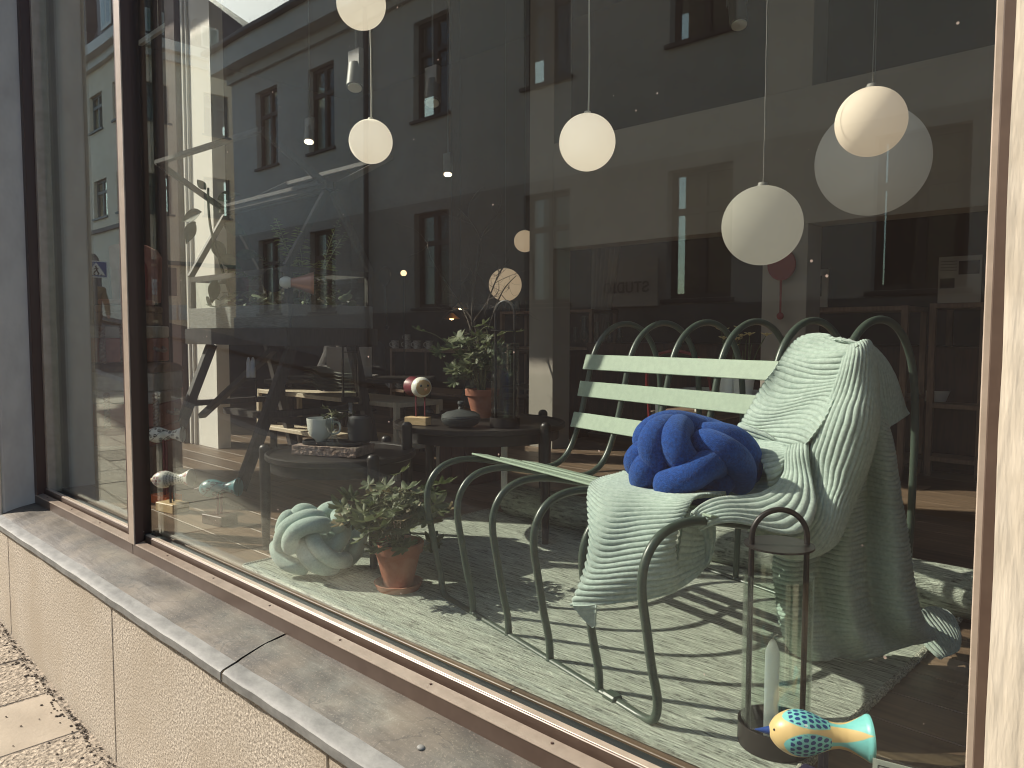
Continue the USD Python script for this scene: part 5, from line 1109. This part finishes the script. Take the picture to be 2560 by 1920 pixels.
for (px, lab) in ((978, 'left mug on the low shelf of the display table'), (1000, 'right mug on the low shelf of the display table')):
    q_ = pl(px, 950, 5.02); mug('patterned '+lab, q_[0], 5.02, .301)
for k, px in enumerate((1265, 1290, 1325, 1350, 1385, 1408)):
    q_ = pl(px, 770, 5.75); t = thing('tumbler', ['first dark tumbler from the left on the tall shelf', 'second dark tumbler from the left on the tall shelf', 'dark tumbler left of the blue hand mirror', 'dark tumbler under the blue hand mirror', 'dark tumbler right of the blue hand mirror', 'rightmost dark tumbler on the tall shelf'][k], 'tumbler', (q_[0], 5.75, zs_))
    part(t, 'body', lathe([(0, zs_+.001), (.04, zs_+.001), (.045, zs_+.11), (.041, zs_+.11), (.036, zs_+.012), (0, zs_+.01)], (q_[0], 5.75, 0), 16), 'ceramic_black')
def hand_mirror(label, px, py, rpx, y, mat, hp):
    c = pl(px, py, y); r = rpx/F_PX*((c-EYE)@FW)/.8; t = thing('hand_mirror', label, 'mirror', tuple(c))
    m = lathe([(0, 0), (r*.96, 0), (r, .006), (r*.95, .014), (0, .016)], sides=32); v = m.vertices.copy(); m.vertices = np.stack([v[:, 0], -v[:, 2], v[:, 1]*1.05], 1); m.fix_normals(); m.apply_translation(c); part(t, 'disc', m, mat)
    e = c+np.array([hp[0], -.008, -hp[1]]); part(t, 'grip', tube([c+np.array([0, -.008, -r]), e], [.008, .006], 8), mat); part(t, 'knob', ball(e, .022, 2, (1, .6, 1)), mat, smooth=True)
hand_mirror('dark red round hand mirror hung on the grey pier', 1955, 662, 30, 4.38, 'lacquer_red', (.0, .30)); hand_mirror('dark blue round hand mirror behind the table lantern', 1346, 702, 19, 5.5, 'lacquer_blue', (.05, .33)); hand_mirror('glossy black round hand mirror near the small globe lamp', 963, 690, 19, 4.6, 'lacquer_black', (.03, .5))
# small globe floor lamp and two warm workshop pendants
c = pl(1009, 683, 4.8); GL = thing('globe_floor_lamp', 'slim floor lamp with a small glowing globe', 'floor lamp', (c[0], c[1], 0))
part(GL, 'globe', ball(c, .030, 3), 'bulb_warm', smooth=True); part(GL, 'socket', cyl(c-[0, 0, .05], c-[0, 0, .026], .014, 10), 'black_metal'); part(GL, 'stem', cyl((c[0], c[1], .02), c-[0, 0, .05], .007, 8), 'black_metal'); part(GL, 'foot', lathe([(0, 0), (.14, 0), (.13, .02), (0, .022)], (c[0], c[1], .0005), 24), 'black_metal')
for (px, py, lab) in ((1151, 771, 'brass cone pendant with warm bulb right of its lower twin'), (1129, 797, 'lower brass cone pendant with warm bulb left of its twin')):
    c = pl(px, py, 6.2); t = thing('cone_pendant', lab, 'pendant lamp', tuple(c))
    part(t, 'shade', lathe([(.02, .07), (.10, .0), (.098, -.002), (.018, .066)], tuple(c), 24), 'brass'); part(t, 'bulb', ball(c+[0, 0, .012], .028, 2), 'bulb_hot', smooth=True); part(t, 'cord', cyl(c+[0, 0, .065], (c[0], c[1], HEADZ+.1), .004, 6), 'ink')
# bare branches in a dark floor vase
vb = np.array([pl(1180, 900, 3.9)[0], 3.9, 0.0]); BV = thing('branch_vase', 'dark floor vase of bare twisting branches behind the geranium', 'plant', tuple(vb))
part(BV, 'vase', lathe([(0, .001), (.07, .001), (.10, .18), (.085, .40), (.05, .52), (.06, .58), (.05, .58), (.04, .52), (0, .1)], tuple(vb), 24), 'ceramic_black')
rg = np.random.default_rng(8); D0 = (vb-EYE)@FW
def branch(pts, r0, depth):
    p = spline([np.asarray(x, float) for x in pts], 22); ms = [tube(p, np.linspace(r0, r0*.35, 22), 6)]
    if depth > 0:
        for _ in range(5):
            i = int(rg.integers(6, 21)); dirv = (p[min(i+1, 21)]-p[i-1]); dirv /= np.linalg.norm(dirv); dv = dirv+rg.normal(0, .75, 3); dv /= np.linalg.norm(dv); L_ = rg.uniform(.10, .30)*(.6 if depth == 1 else 1)
            ms += branch([p[i], p[i]+dv*L_*.5+rg.normal(0, .02, 3), p[i]+dv*L_], r0*.5*(1-i/40), depth-1)
    return ms
for pts in (((1180, 830), (1185, 720), (1195, 630), (1215, 570), (1260, 530)), ((1178, 830), (1150, 760), (1110, 700), (1075, 640), (1070, 600)), ((1182, 810), (1215, 760), (1240, 700), (1275, 650)), ((1190, 680), (1200, 600), (1180, 560), (1145, 520)), ((1182, 800), (1140, 765), (1100, 762)), ((1225, 740), (1245, 690), (1262, 655)), ((1235, 780), (1262, 720), (1290, 690))):
    part(BV, 'branch', cat(branch([vb+[0, 0, .5]]+[at(a, b, D0+rg.normal(0, .06)) for a, b in pts], .009, 2)), 'branch', smooth=True)
# lantern frames and candles on the pale rack
q_ = np.array([-4.55, 2.86]); 
for (px, lab) in ((622, 'left one of the two white hanging candles above the pale rack'), (633, 'right one of the two white hanging candles above the pale rack')):
    c = at(px, 944, 4.55); solo('hanging_candle', lathe([(0, 0), (.014, 0), (.0135, .09), (.006, .118), (.002, .122), (0, .122)], tuple(c), 16), 'candle', lab, 'candle')
CR = at(628, 949, 4.55); CH = thing('candle_rack', 'thin black rack holding two white candles over the pale rack', 'candle holder', tuple(CR))
part(CH, 'bar', box((CR[0]-.06, CR[1]-.012, CR[2]-.006), (CR[0]+.06, CR[1]+.012, CR[2]+.005)).apply_transform(np.eye(4)), 'black_metal'); part(CH, 'post', cyl((CR[0], CR[1]+.03, .462), (CR[0], CR[1]+.03, CR[2]+.0), .006, 8), 'black_metal'); part(CH, 'arm', cyl((CR[0], CR[1]+.03, CR[2]-.002), (CR[0], CR[1], CR[2]-.002), .005, 8), 'black_metal')
nc = np.array([-4.62, 2.95, .4605])
for k in range(6):
    P = np.array([[nc+RT*x+np.array([0, yv*.0, .012+.024*k+.045*math.exp(-((x+.09)/.05)**2)*0+.05*(1/(1+math.exp(x*55+1)))])+np.array([0, yv, 0]) for yv in (-.07, .07)] for x in np.linspace(-.1, .13, 20)])
    solo('folded_napkin', sheet(P, .004), 'napkin', ['bottom', 'second lowest', 'third lowest', 'third highest', 'second highest', 'topmost'][k]+' grey napkin of the curved stack on the pale rack', 'napkin', smooth=True)
la = at(876, 992, 4.6); la[2] = .4612
lantern('glass_lantern', 'slim far lantern with grey candle standing on the pale rack', la, .05, (.49, .72, .76, .86), .9, (0, 0), .013, .2)
# wooden plinths and cabinet behind the bench
def plinth(label, x0, x1, y0, y1, h_, mat, name='wooden_plinth', knob=None):
    t = thing(name, label, 'cabinet', ((x0+x1)/2, (y0+y1)/2, 0)); part(t, 'case', box((x0, y0, .001), (x1, y1, h_), .004), mat)
    part(t, 'door', box((x0+.012, y0-.014, .03), ((x0+x1)/2-.003, y0-.001, h_-.012), .002), mat); part(t, 'door', box(((x0+x1)/2+.003, y0-.014, .03), (x1-.012, y0-.001, h_-.012), .002), mat)
    if knob: part(t, 'knob', lathe([(0, 0), (.009, 0), (.007, .008), (.015, .018), (.013, .027), (0, .03)], sides=18, M4=np.array([[1, 0, 0, knob[0]], [0, 0, -1, y0-.014], [0, 1, 0, knob[1]], [0, 0, 0, 1.0]])), 'clear_glass', smooth=50)
kp = pl(1830, 1328, 2.79)
plinth('pale orange wood cabinet with a glass knob low behind the bench', kp[0]-.42, kp[0]+.43, 2.80, 3.2, .36, 'wood_orange', knob=(kp[0], kp[2]))
plinth('dark red brown wooden plinth beneath the taller black table', pl(1100, 1200, 2.95)[0], pl(1168, 1200, 2.95)[0], 2.95, 3.25, .42, 'wood_red'); plinth('dark brown counter between the table lantern and the bench', pl(1345, 1000, 4.9)[0], pl(1425, 1000, 4.9)[0], 4.9, 5.15, .74, 'wood_red')
plinth('long dark counter deep in the shop behind the bench', pl(1430, 900, 5.2)[0], 2.2, 5.4, 6.0, .80, 'wood_red')
# narcissus pots on a small white table behind the bench
wt = pl(1800, 985, 3.3); WT = thing('white_side_table', 'small white table seen between the bench slats', 'table', (wt[0], 3.35, 0))
part(WT, 'table_top', box((pl(1640, 985, 3.3)[0], 3.25, wt[2]-.02), (pl(1880, 985, 3.3)[0], 3.7, wt[2]), .004), 'ceramic_white')
for x in (pl(1650, 985, 3.3)[0], pl(1868, 985, 3.3)[0]):
    for yy_ in (3.28, 3.66): part(WT, 'leg', cyl((x, yy_, 0), (x, yy_, wt[2]-.02), .012, 8), 'ceramic_white')
def narcissus(label, px, hmax, seed, name='narcissus_pot'):
    c = pl(px, 985, 3.42); c[2] = wt[2]+.0005; rg_ = np.random.default_rng(seed); t = thing(name, label, 'potted plant', tuple(c))
    part(t, 'pot', lathe([(0, c[2]), (.042, c[2]), (.052, c[2]+.075), (.047, c[2]+.075), (.045, c[2]+.06), (0, c[2]+.058)], (c[0], c[1], 0), 24), 'ceramic_white')
    for k in range(9):
        a = rg_.uniform(0, 6.28); o = rg_.uniform(.02, .11); e = c+np.array([math.cos(a)*o, math.sin(a)*o, rg_.uniform(.6, 1)*hmax]); b = c+np.array([math.cos(a)*.02, math.sin(a)*.02, .06])
        part(t, 'stalk', tube(spline([b, (b+e)/2+[0, 0, .03], e], 10), [.0028]*9+[.001], 5), 'leaf_b', smooth=True)
        if k < 5:
            fl_ = [ball(e, .006, 1)]
            for j in range(6):
                p_ = trimesh.creation.icosphere(1, .013); p_.apply_scale((1.3, .6, .2)); fl_.append(frame_to(p_, e+np.array([math.cos(j*1.05), math.sin(j*1.05), .3])*.013, np.array([math.cos(j*1.05), math.sin(j*1.05), .4]), np.array([0, 0, 1.0])))
            part(t, 'flower', cat(fl_), 'petal', smooth=True)
narcissus('yellow narcissus in a white pot left behind the bench back', 1822, .34, 3); narcissus('paler narcissus in a white pot right of its neighbour behind the bench', 1858, .30, 6)
# books, magazine, crockery on the right hand shelves
bk = pl(2010, 740, 4.86); BO = thing('open_book', 'open pale book with a dark portrait leaning on the right shelf', 'book', tuple(bk))
m = box((bk[0]-.14, 4.88, zs3+.002), (bk[0]-.002, 4.895, zs3+.24)); part(BO, 'left_page', m, 'page', smooth=False); part(BO, 'right_page', box((bk[0]+.002, 4.88, zs3+.002), (bk[0]+.14, 4.895, zs3+.24)), 'page', smooth=False)
part(BO, 'picture', box((bk[0]+.035, 4.877, zs3+.07), (bk[0]+.105, 4.879, zs3+.20)), 'print_dark', smooth=False)
for k in range(5): part(BO, 'text_line', box((bk[0]-.12, 4.8775, zs3+.20-.03*k), (bk[0]-.03, 4.879, zs3+.205-.03*k)), 'print_dark', smooth=False)
mg = pl(2390, 705, 5.15); MG = thing('magazine', 'magazine with photos and text leaning on the shelf by the jamb', 'magazine', tuple(mg))
part(MG, 'cover', box((mg[0]-.11, 5.20, zs4+.002), (mg[0]+.12, 5.206, zs4+.28)), 'page', smooth=False)
part(MG, 'photo', box((mg[0]+.0, 5.197, zs4+.17), (mg[0]+.11, 5.199, zs4+.25)), 'print_dark', smooth=False); part(MG, 'photo', box((mg[0]-.1, 5.197, zs4+.09), (mg[0]-.02, 5.199, zs4+.15)), 'print_dark', smooth=False)
for k in range(4): part(MG, 'text_line', box((mg[0]-.1, 5.197, zs4+.25-.018*k), (mg[0]-.01, 5.199, zs4+.253-.018*k)), 'print_dark', smooth=False)
for (px, lab) in ((1998, 'squat dark vase left of the rounder one on the right shelf'), (2040, 'rounder dark vase on the right shelf')):
    q_ = pl(px, 760, 5.0); solo('dark_vase', lathe([(0, zs3+.001), (.03, zs3+.001), (.055, zs3+.035), (.045, zs3+.065), (.015, zs3+.085), (.018, zs3+.105), (.012, zs3+.105), (0, zs3+.09)], (q_[0], 4.80 if False else 4.95, 0), 20), 'ceramic_black', lab, 'vase')
for (px, py, lab) in ((2340, 905, 'white bowl stack by the jamb on the middle shelf'),):
    q_ = pl(px, py, 5.4); solo('white_bowl', lathe([(0, .451), (.07, .451), (.095, .52), (.09, .52), (.066, .458), (0, .458)], (q_[0], 5.4, 0), 24), 'ceramic_white', lab, 'bowl')
# glassware on the counter behind the arches
gy = 5.45
for k, (px, hh) in enumerate(((1375, .20), (1420, .16), (1438, .14), (1460, .24), (1492, .18), (1522, .18), (1548, .18))):
    q_ = pl(px, 880, gy); t = thing('glass_vessel', ['round dark glass carafe left of the bench arches', 'small stemmed glass left of the bench arches', 'second small stemmed glass near the first arch', 'tall glass coffee maker behind the first bench arch', 'slim glass tube behind the first bench arch', 'slim glass tube between the first two arches', 'slim glass tube behind the second arch'][k], 'glassware', (q_[0], gy, .80))
    r_ = .05 if k in (0, 3) else .03; part(t, 'vessel', lathe([(0, .8008), (r_*.8, .8008), (r_, .8+hh*.3), (r_*.6, .8+hh*.65), (r_*.75, .8+hh), (r_*.68, .8+hh), (r_*.5, .8+hh*.65), (r_*.9, .8+hh*.3), (0, .806)], (q_[0], gy, 0), 20), 'clear_glass', smooth=60)
# sheer curtain and red chair
P = np.array([[(pl(1478, 700, 6.4)[0]+(x*.42)*(1-.55*z), 6.4+.03*math.sin(x*42)*(1-.3*z), 2.05-z*1.35) for x in np.linspace(0, 1, 60)] for z in np.linspace(0, 1, 16)])
solo('sheer_curtain', sheet(P, .002), 'curtain', 'grey sheer curtain gathered in the dark middle of the shop', 'curtain', smooth=True)
rc = pl(1700, 1000, 3.5); CHR = thing('red_chair', 'red wire framed chair half seen through the bench slats', 'chair', (rc[0], 3.6, 0))
part(CHR, 'back_hoop', tube(spline([(rc[0]-.19, 3.5, .02), (rc[0]-.19, 3.5, .45), (rc[0]-.17, 3.46, .70), (rc[0]-.10, 3.45, .765), (rc[0]+.10, 3.45, .765), (rc[0]+.17, 3.46, .70), (rc[0]+.19, 3.5, .45), (rc[0]+.19, 3.5, .02)], 60), .009, 8), 'lacquer_red', smooth=True)
part(CHR, 'seat', box((rc[0]-.2, 3.51, .43), (rc[0]+.2, 3.9, .455), .008), 'shelf_wood'); [part(CHR, 'leg', cyl((rc[0]+e*.18, 3.87, 0), (rc[0]+e*.18, 3.87, .43), .009, 8), 'lacquer_red') for e in (-1, 1)]
# ---------------------------------------------------------------- the street in the mirror: crossing sign, walker, deer, studio sign
plain('sign_blue', (.035, .10, .30), .5); plain('sign_white', (.72, .74, .72), .5); plain('pole_grey', (.16, .16, .16), .5, .4); plain('deer_white', (.66, .74, .70), .8)
plain('coat_tan', (.26, .18, .10), .9); plain('trousers', (.02, .018, .018), .9); plain('skin', (.45, .27, .19), .6); plain('hair', (.03, .018, .012), .7); plain('jumper', (.05, .045, .045), .9)
def sign_xyz(px, py, D):
    q = at(px, py, D); return np.array([q[0], 2*GY-q[1], q[2]])
sc = sign_xyz(238, 673, 14.0); hw = .19; SS = hw/.30
CS = thing('crossing_sign', 'blue square pedestrian crossing sign with white triangle on a pole', 'sign', (sc[0], sc[1], 0))
def yz(m, x0): v = m.vertices*np.array([SS, SS, 1]); return trimesh.Trimesh(np.stack([x0+v[:, 2], sc[1]+v[:, 0], sc[2]+v[:, 1]], 1), m.faces, process=False)
part(CS, 'border_plate', yz(trimesh.creation.extrude_polygon(sg.box(-.3, -.24, .3, .24), .012), sc[0]), 'sign_white', smooth=False)
part(CS, 'blue_field', yz(trimesh.creation.extrude_polygon(sg.box(-.27, -.21, .27, .21), .004), sc[0]+.0125), 'sign_blue', smooth=False)
part(CS, 'triangle', yz(trimesh.creation.extrude_polygon(sg.Polygon([(-.235, -.175), (.235, -.175), (0, .19)]), .004), sc[0]+.017), 'sign_white', smooth=False)
wk = sg.Point(.012, .082).buffer(.024).union(sg.LineString([(.005, .05), (-.012, -.035), (-.06, -.13)]).buffer(.017)).union(sg.LineString([(-.008, -.03), (.035, -.075), (.055, -.14)]).buffer(.016)).union(sg.LineString([(.005, .045), (.05, -.005)]).buffer(.012)).union(sg.LineString([(0, .045), (-.045, .005)]).buffer(.012))
part(CS, 'walking_figure', yz(trimesh.creation.extrude_polygon(wk, .003), sc[0]+.0215), 'ink', smooth=False)
for k in range(4): part(CS, 'crossing_stripe', yz(trimesh.creation.extrude_polygon(sg.box(-.15+.085*k, -.172, -.105+.085*k, -.150), .003), sc[0]+.0215), 'ink', smooth=False)
part(CS, 'pole', cyl((sc[0]-.03, sc[1], gz(sc[0])-.1), (sc[0]-.03, sc[1], sc[2]+.22), .03, 12), 'pole_grey')
# people: one body each, built as hulls of joint spheres, refined and smoothed
def figure(bones, edge=.025, it=10):
    parts = []
    for a, ra, b, rb in bones:
        s1 = m3.Manifold.sphere(ra, 14).translate([float(x) for x in a]); s2 = m3.Manifold.sphere(rb, 14).translate([float(x) for x in b]); parts.append(m3.Manifold.batch_hull([s1, s2]))
    m = m3.Manifold.batch_boolean(parts, m3.OpType.Add).refine_to_length(edge).to_mesh()
    t = trimesh.Trimesh(m.vert_properties[:, :3], m.tri_verts, process=True); trimesh.smoothing.filter_taubin(t, .5, .53, it); return t
def standing(px, py_f, D, label):
    f = at(px, py_f, D); x, y = f[0], 2*GY-f[1]; z = float(gz(x))-.10; o = np.array([x, y, z])
    t = thing('person', label, 'person', tuple(o))
    J = dict(ank=(-.20, -.09, .07), ank2=(.24, .09, .12), kn=(-.06, -.09, .49), kn2=(.13, .09, .50), hip=(0, -.085, .90), hip2=(0, .085, .90), pel=(0, 0, .95), ch=(.02, 0, 1.28), nk=(.03, 0, 1.46), hd=(.05, 0, 1.60), sh=(.02, -.18, 1.40), sh2=(.02, .18, 1.40), el=(.10, -.24, 1.13), el2=(-.10, .24, 1.13), wr=(.22, -.22, .93), wr2=(-.12, .22, .88), ha=(.27, -.21, .87), ha2=(-.12, .22, .79), toe=(-.06, -.09, .035), toe2=(.40, .10, .10))
    G = {k: o+np.array(v) for k, v in J.items()}
    B = [(G['hip'], .085, G['kn'], .058), (G['kn'], .058, G['ank'], .040), (G['hip2'], .085, G['kn2'], .058), (G['kn2'], .058, G['ank2'], .040), (G['ank'], .042, G['toe'], .032), (G['ank2'], .042, G['toe2'], .032),
         (G['hip'], .10, G['hip2'], .10), (G['pel'], .125, G['ch'], .14), (G['sh'], .065, G['sh2'], .065), (G['ch'], .13, G['sh'], .06), (G['ch'], .13, G['sh2'], .06), (G['ch'], .08, G['nk'], .055), (G['nk'], .052, G['hd'], .06),
         (G['sh'], .055, G['el'], .042), (G['el'], .042, G['wr'], .03), (G['sh2'], .055, G['el2'], .042), (G['el2'], .042, G['wr2'], .03), (G['wr'], .026, G['ha'], .028), (G['wr2'], .026, G['ha2'], .028), (G['hd'], .085, G['hd']+[.012, 0, .045], .088), (G['hd']+[.07, 0, -.02], .03, G['hd']+[.03, 0, -.06], .04), (G['hd']+[.095, 0, .0], .012, G['hd']+[.085, 0, .03], .01)]
    part(t, 'body', figure(B), 'skin', smooth=True)
    part(t, 'trousers', figure([(G['hip'], .097, G['kn'], .070), (G['kn'], .070, G['ank'], .052), (G['hip2'], .097, G['kn2'], .070), (G['kn2'], .070, G['ank2'], .052), (G['hip'], .108, G['hip2'], .108), (G['ank'], .05, G['toe'], .036), (G['ank2'], .05, G['toe2'], .036)]), 'trousers', smooth=True)
    part(t, 'coat', figure([(G['pel'], .15, G['ch'], .155), (G['pel']-[0, 0, .1], .15, G['pel'], .15), (G['sh'], .08, G['sh2'], .08), (G['ch'], .145, G['sh'], .075), (G['ch'], .145, G['sh2'], .075), (G['sh'], .07, G['el'], .056), (G['el'], .056, G['wr'], .043), (G['sh2'], .07, G['el2'], .056), (G['el2'], .056, G['wr2'], .043), (G['ch']+[0, 0, .1], .09, G['nk']-[0, 0, .02], .065)]), 'coat_tan', smooth=True)
    part(t, 'hair', figure([(G['hd']+[-.02, 0, .055], .093, G['hd']+[-.01, 0, .065], .09), (G['hd']+[-.045, 0, .0], .075, G['hd']+[-.04, 0, .04], .085)]), 'hair', smooth=True)
standing(232, 889, 15.0, 'walker in tan jacket and dark trousers crossing the street')
def seated(px, py, D, label):
    h_ = at(px, py, D); o = np.array([h_[0], h_[1], 0.0]); t = thing('person', label, 'person', tuple(o))
    r = RT*1.0; r = r/np.linalg.norm(r); f_ = -FW.copy(); f_[2] = 0; f_ /= np.linalg.norm(f_); k = lambda a, b, c: o+r*a+f_*b+np.array([0, 0, c])
    zh = h_[2]
    hip, hip2, ch, nk, hd = k(-.09, -.05, zh-.62), k(.09, -.05, zh-.62), k(0, -.02, zh-.33), k(0, .03, zh-.16), k(.02, .06, zh)
    kn, kn2 = k(-.12, .36, zh-.60), k(.12, .36, zh-.60); an, an2 = k(-.12, .34, .07), k(.12, .34, .07); sh, sh2 = k(-.18, -.02, zh-.23), k(.18, -.02, zh-.23); el, el2 = k(-.24, .14, zh-.42), k(.24, .14, zh-.42); wr, wr2 = k(-.12, .34, zh-.37), k(.12, .34, zh-.37)
    B = [(hip, .10, hip2, .10), (hip, .085, kn, .06), (hip2, .085, kn2, .06), (kn, .058, an, .04), (kn2, .058, an2, .04), ((hip+hip2)/2, .12, ch, .14), (sh, .065, sh2, .065), (ch, .12, sh, .06), (ch, .12, sh2, .06), (ch, .08, nk, .055), (nk, .05, hd, .06), (sh, .055, el, .042), (el, .042, wr, .03), (sh2, .055, el2, .042), (el2, .042, wr2, .03), (wr, .026, wr+(wr2-wr)*.1+f_*.07, .028), (wr2, .026, wr2-(wr2-wr)*.1+f_*.07, .028), (an, .04, an+f_*.14-[0, 0, .03], .032), (an2, .04, an2+f_*.14-[0, 0, .03], .032), (hd, .085, hd+[0, 0, .045], .088), (hd+f_*.07-[0, 0, .03], .03, hd+f_*.05-[0, 0, .06], .035), (hd+f_*.098, .011, hd+f_*.088+[0, 0, .03], .009)]
    part(t, 'body', figure(B), 'skin', smooth=True)
    part(t, 'jumper', figure([((hip+hip2)/2, .14, ch, .155), (sh, .08, sh2, .08), (ch, .13, sh, .07), (ch, .13, sh2, .07), (sh, .068, el, .055), (el, .055, wr, .04), (sh2, .068, el2, .055), (el2, .055, wr2, .04)]), 'jumper', smooth=True)
    part(t, 'trousers', figure([(hip, .11, hip2, .11), (hip, .097, kn, .072), (hip2, .097, kn2, .072), (kn, .07, an, .052), (kn2, .07, an2, .052)]), 'trousers', smooth=True)
    part(t, 'hair', figure([(hd+[0, 0, .055]-f_*.015, .094, hd+[0, 0, .05]-f_*.03, .09), (hd-f_*.05, .085, hd-f_*.06-[0, 0, .22]-r*.06, .06), (hd-r*.075-f_*.01, .035, hd-r*.12-[0, 0, .25], .045)]), 'hair', smooth=True)
    st = thing('stool', 'dark stool under the seated person in the shop', 'stool', tuple(o)); part(st, 'seat', lathe([(0, zh-.76), (.17, zh-.76), (.18, zh-.745), (.17, zh-.73), (0, zh-.73)], tuple(o-f_*.05), 24), 'black_wood')
    for a in range(4): part(st, 'leg', cyl(o-f_*.05+np.array([math.cos(a*1.57)*.15, math.sin(a*1.57)*.15, 0]), o-f_*.05+np.array([math.cos(a*1.57)*.11, math.sin(a*1.57)*.11, zh-.76]), .014, 8), 'black_wood')
    c = k(.10, .52, 0); zt_ = zh-.43
    tb = thing('work_table', 'dark table holding the laptop in the shade', 'table', tuple(c)); A = math.atan2(r[1], r[0]); m4 = np.eye(4); m4[:3, 0], m4[:3, 1], m4[:3, 3] = r, -f_, c
    part(tb, 'table_top', box((-.6, -.26, zt_-.03), (.6, .26, zt_), .003).apply_transform(m4), 'black_wood')
    for a in (-.55, .55):
        for b in (-.22, .22): part(tb, 'leg', box((a-.02, b-.02, 0), (a+.02, b+.02, zt_-.031)).apply_transform(m4), 'black_wood')
    lp = thing('laptop', 'grey laptop lid seen from behind before the seated person', 'laptop', tuple(c+[0, 0, zt_])); 
    part(lp, 'base', box((-.17, -.10, zt_+.001), (.17, .13, zt_+.016), .003).apply_transform(m4), 'laptop_grey'); part(lp, 'lid', box((-.17, -.145, zt_+.012), (.17, -.135, zt_+.235), .003).apply_transform(m4), 'laptop_grey')
plain('laptop_grey', (.30, .28, .26), .4)
seated(884, 806, 6.4, 'long haired person in dark clothes sitting behind a grey laptop')
# white deer on the corner house's shop panel
y0, y1, z0, z1 = face_rect(364, 680, 416, 738); W_, H_ = y1-y0, z1-z0
def dp(pts): return sg.Polygon([(y0+W_*a, z0+H_*b) for a, b in pts])
head = dp([(.30, .55), (.38, .66), (.62, .68), (.72, .55), (.66, .36), (.60, .22), (.50, .18), (.40, .26), (.34, .42)]).buffer(.02)
DR = thing('deer_picture', 'white deer head painted on the dark shop panel across the street', 'picture', (XC+.04, y0, z0))
for nm, g in (('head', head.difference(dp([(.42, .50), (.48, .52), (.47, .47), (.42, .46)])).difference(dp([(.58, .52), (.64, .50), (.62, .46), (.57, .47)])).difference(dp([(.44, .28), (.56, .27), (.54, .22), (.46, .23)]))), ('ear', dp([(.34, .62), (.08, .80), (.02, .98), (.18, .96), (.40, .72)])), ('ear', dp([(.62, .70), (.74, .92), (.90, 1.0), (.92, .86), (.70, .60)])), ('neck', dp([(.48, .17), (.64, .24), (.80, .12), (1.0, .0), (.38, .0)]))):
    part(DR, nm, place_R(moved(trimesh.creation.extrude_polygon(g, .008), (0, 0, .0425))), 'deer_white', smooth=False)
# studio window across the street
a0, b0 = mir(1530, 655); a1, b1 = mir(1652, 765)
SW = thing('studio_sign', 'dim lit shop sign board reading STUDIO across the street', 'sign', ((a0+a1)/2, FY+.06, b1))
lampmat('sign_glow', (.40, .34, .28), (1, .72, .5), .012)
part(SW, 'board', place_A(box((a0, b1, .052), (a1, b0, .11), .004)), 'sign_glow', smooth=False)
m = meshkit.text_mesh('STUDIO', .16, .006, bold=True); w_ = m.bounds[1][0]-m.bounds[0][0]; tcx, tz = mir(1577, 732); v = m.vertices
part(SW, 'lettering', trimesh.Trimesh(np.stack([tcx+w_/2-v[:, 0], FY+.1105+v[:, 2], tz+v[:, 1]], 1), m.faces, process=False), 'ink', smooth=False)
# ---------------------------------------------------------------- groups of the repeats
GROUPS = {'painted_bird': 'painted wooden birds in the window', 'garden': None, 'glass_lantern': 'glass lanterns with candles', 'side_table': 'round black side tables', 'globe_pendant': 'globe pendant lamps in the shop',
          'spotlight': 'spotlights on the ceiling track', 'mug': 'mugs on the display table', 'tumbler': 'dark tumblers on the tall shelf', 'display_shelf': 'wooden display shelves', 'old_trunk': 'stacked old trunks',
          'knot_cushion': 'knotted cushions', 'potted_geranium': 'potted geraniums', 'hanging_candle': 'white hanging candles', 'folded_napkin': 'stack of curved grey napkins', 'hand_mirror': 'round hand mirrors',
          'cone_pendant': 'brass cone pendants', 'glass_vessel': 'glassware on the deep counter', 'wooden_plinth': 'wooden cabinets and plinths', 'narcissus_pot': 'narcissus pots', 'dark_vase': 'dark vases on the right shelf',
          'person': 'people', 'cone_figurine': 'cone tailed figurines at the greenhouse'}
for ch in stage.GetPrimAtPath('/World').GetChildren():
    nm = ch.GetName(); base = nm[:-4] if nm[-4:-3] == '_' and nm[-3:].isdigit() else nm
    if GROUPS.get(base): ch.SetCustomDataByKey('group', GROUPS[base])
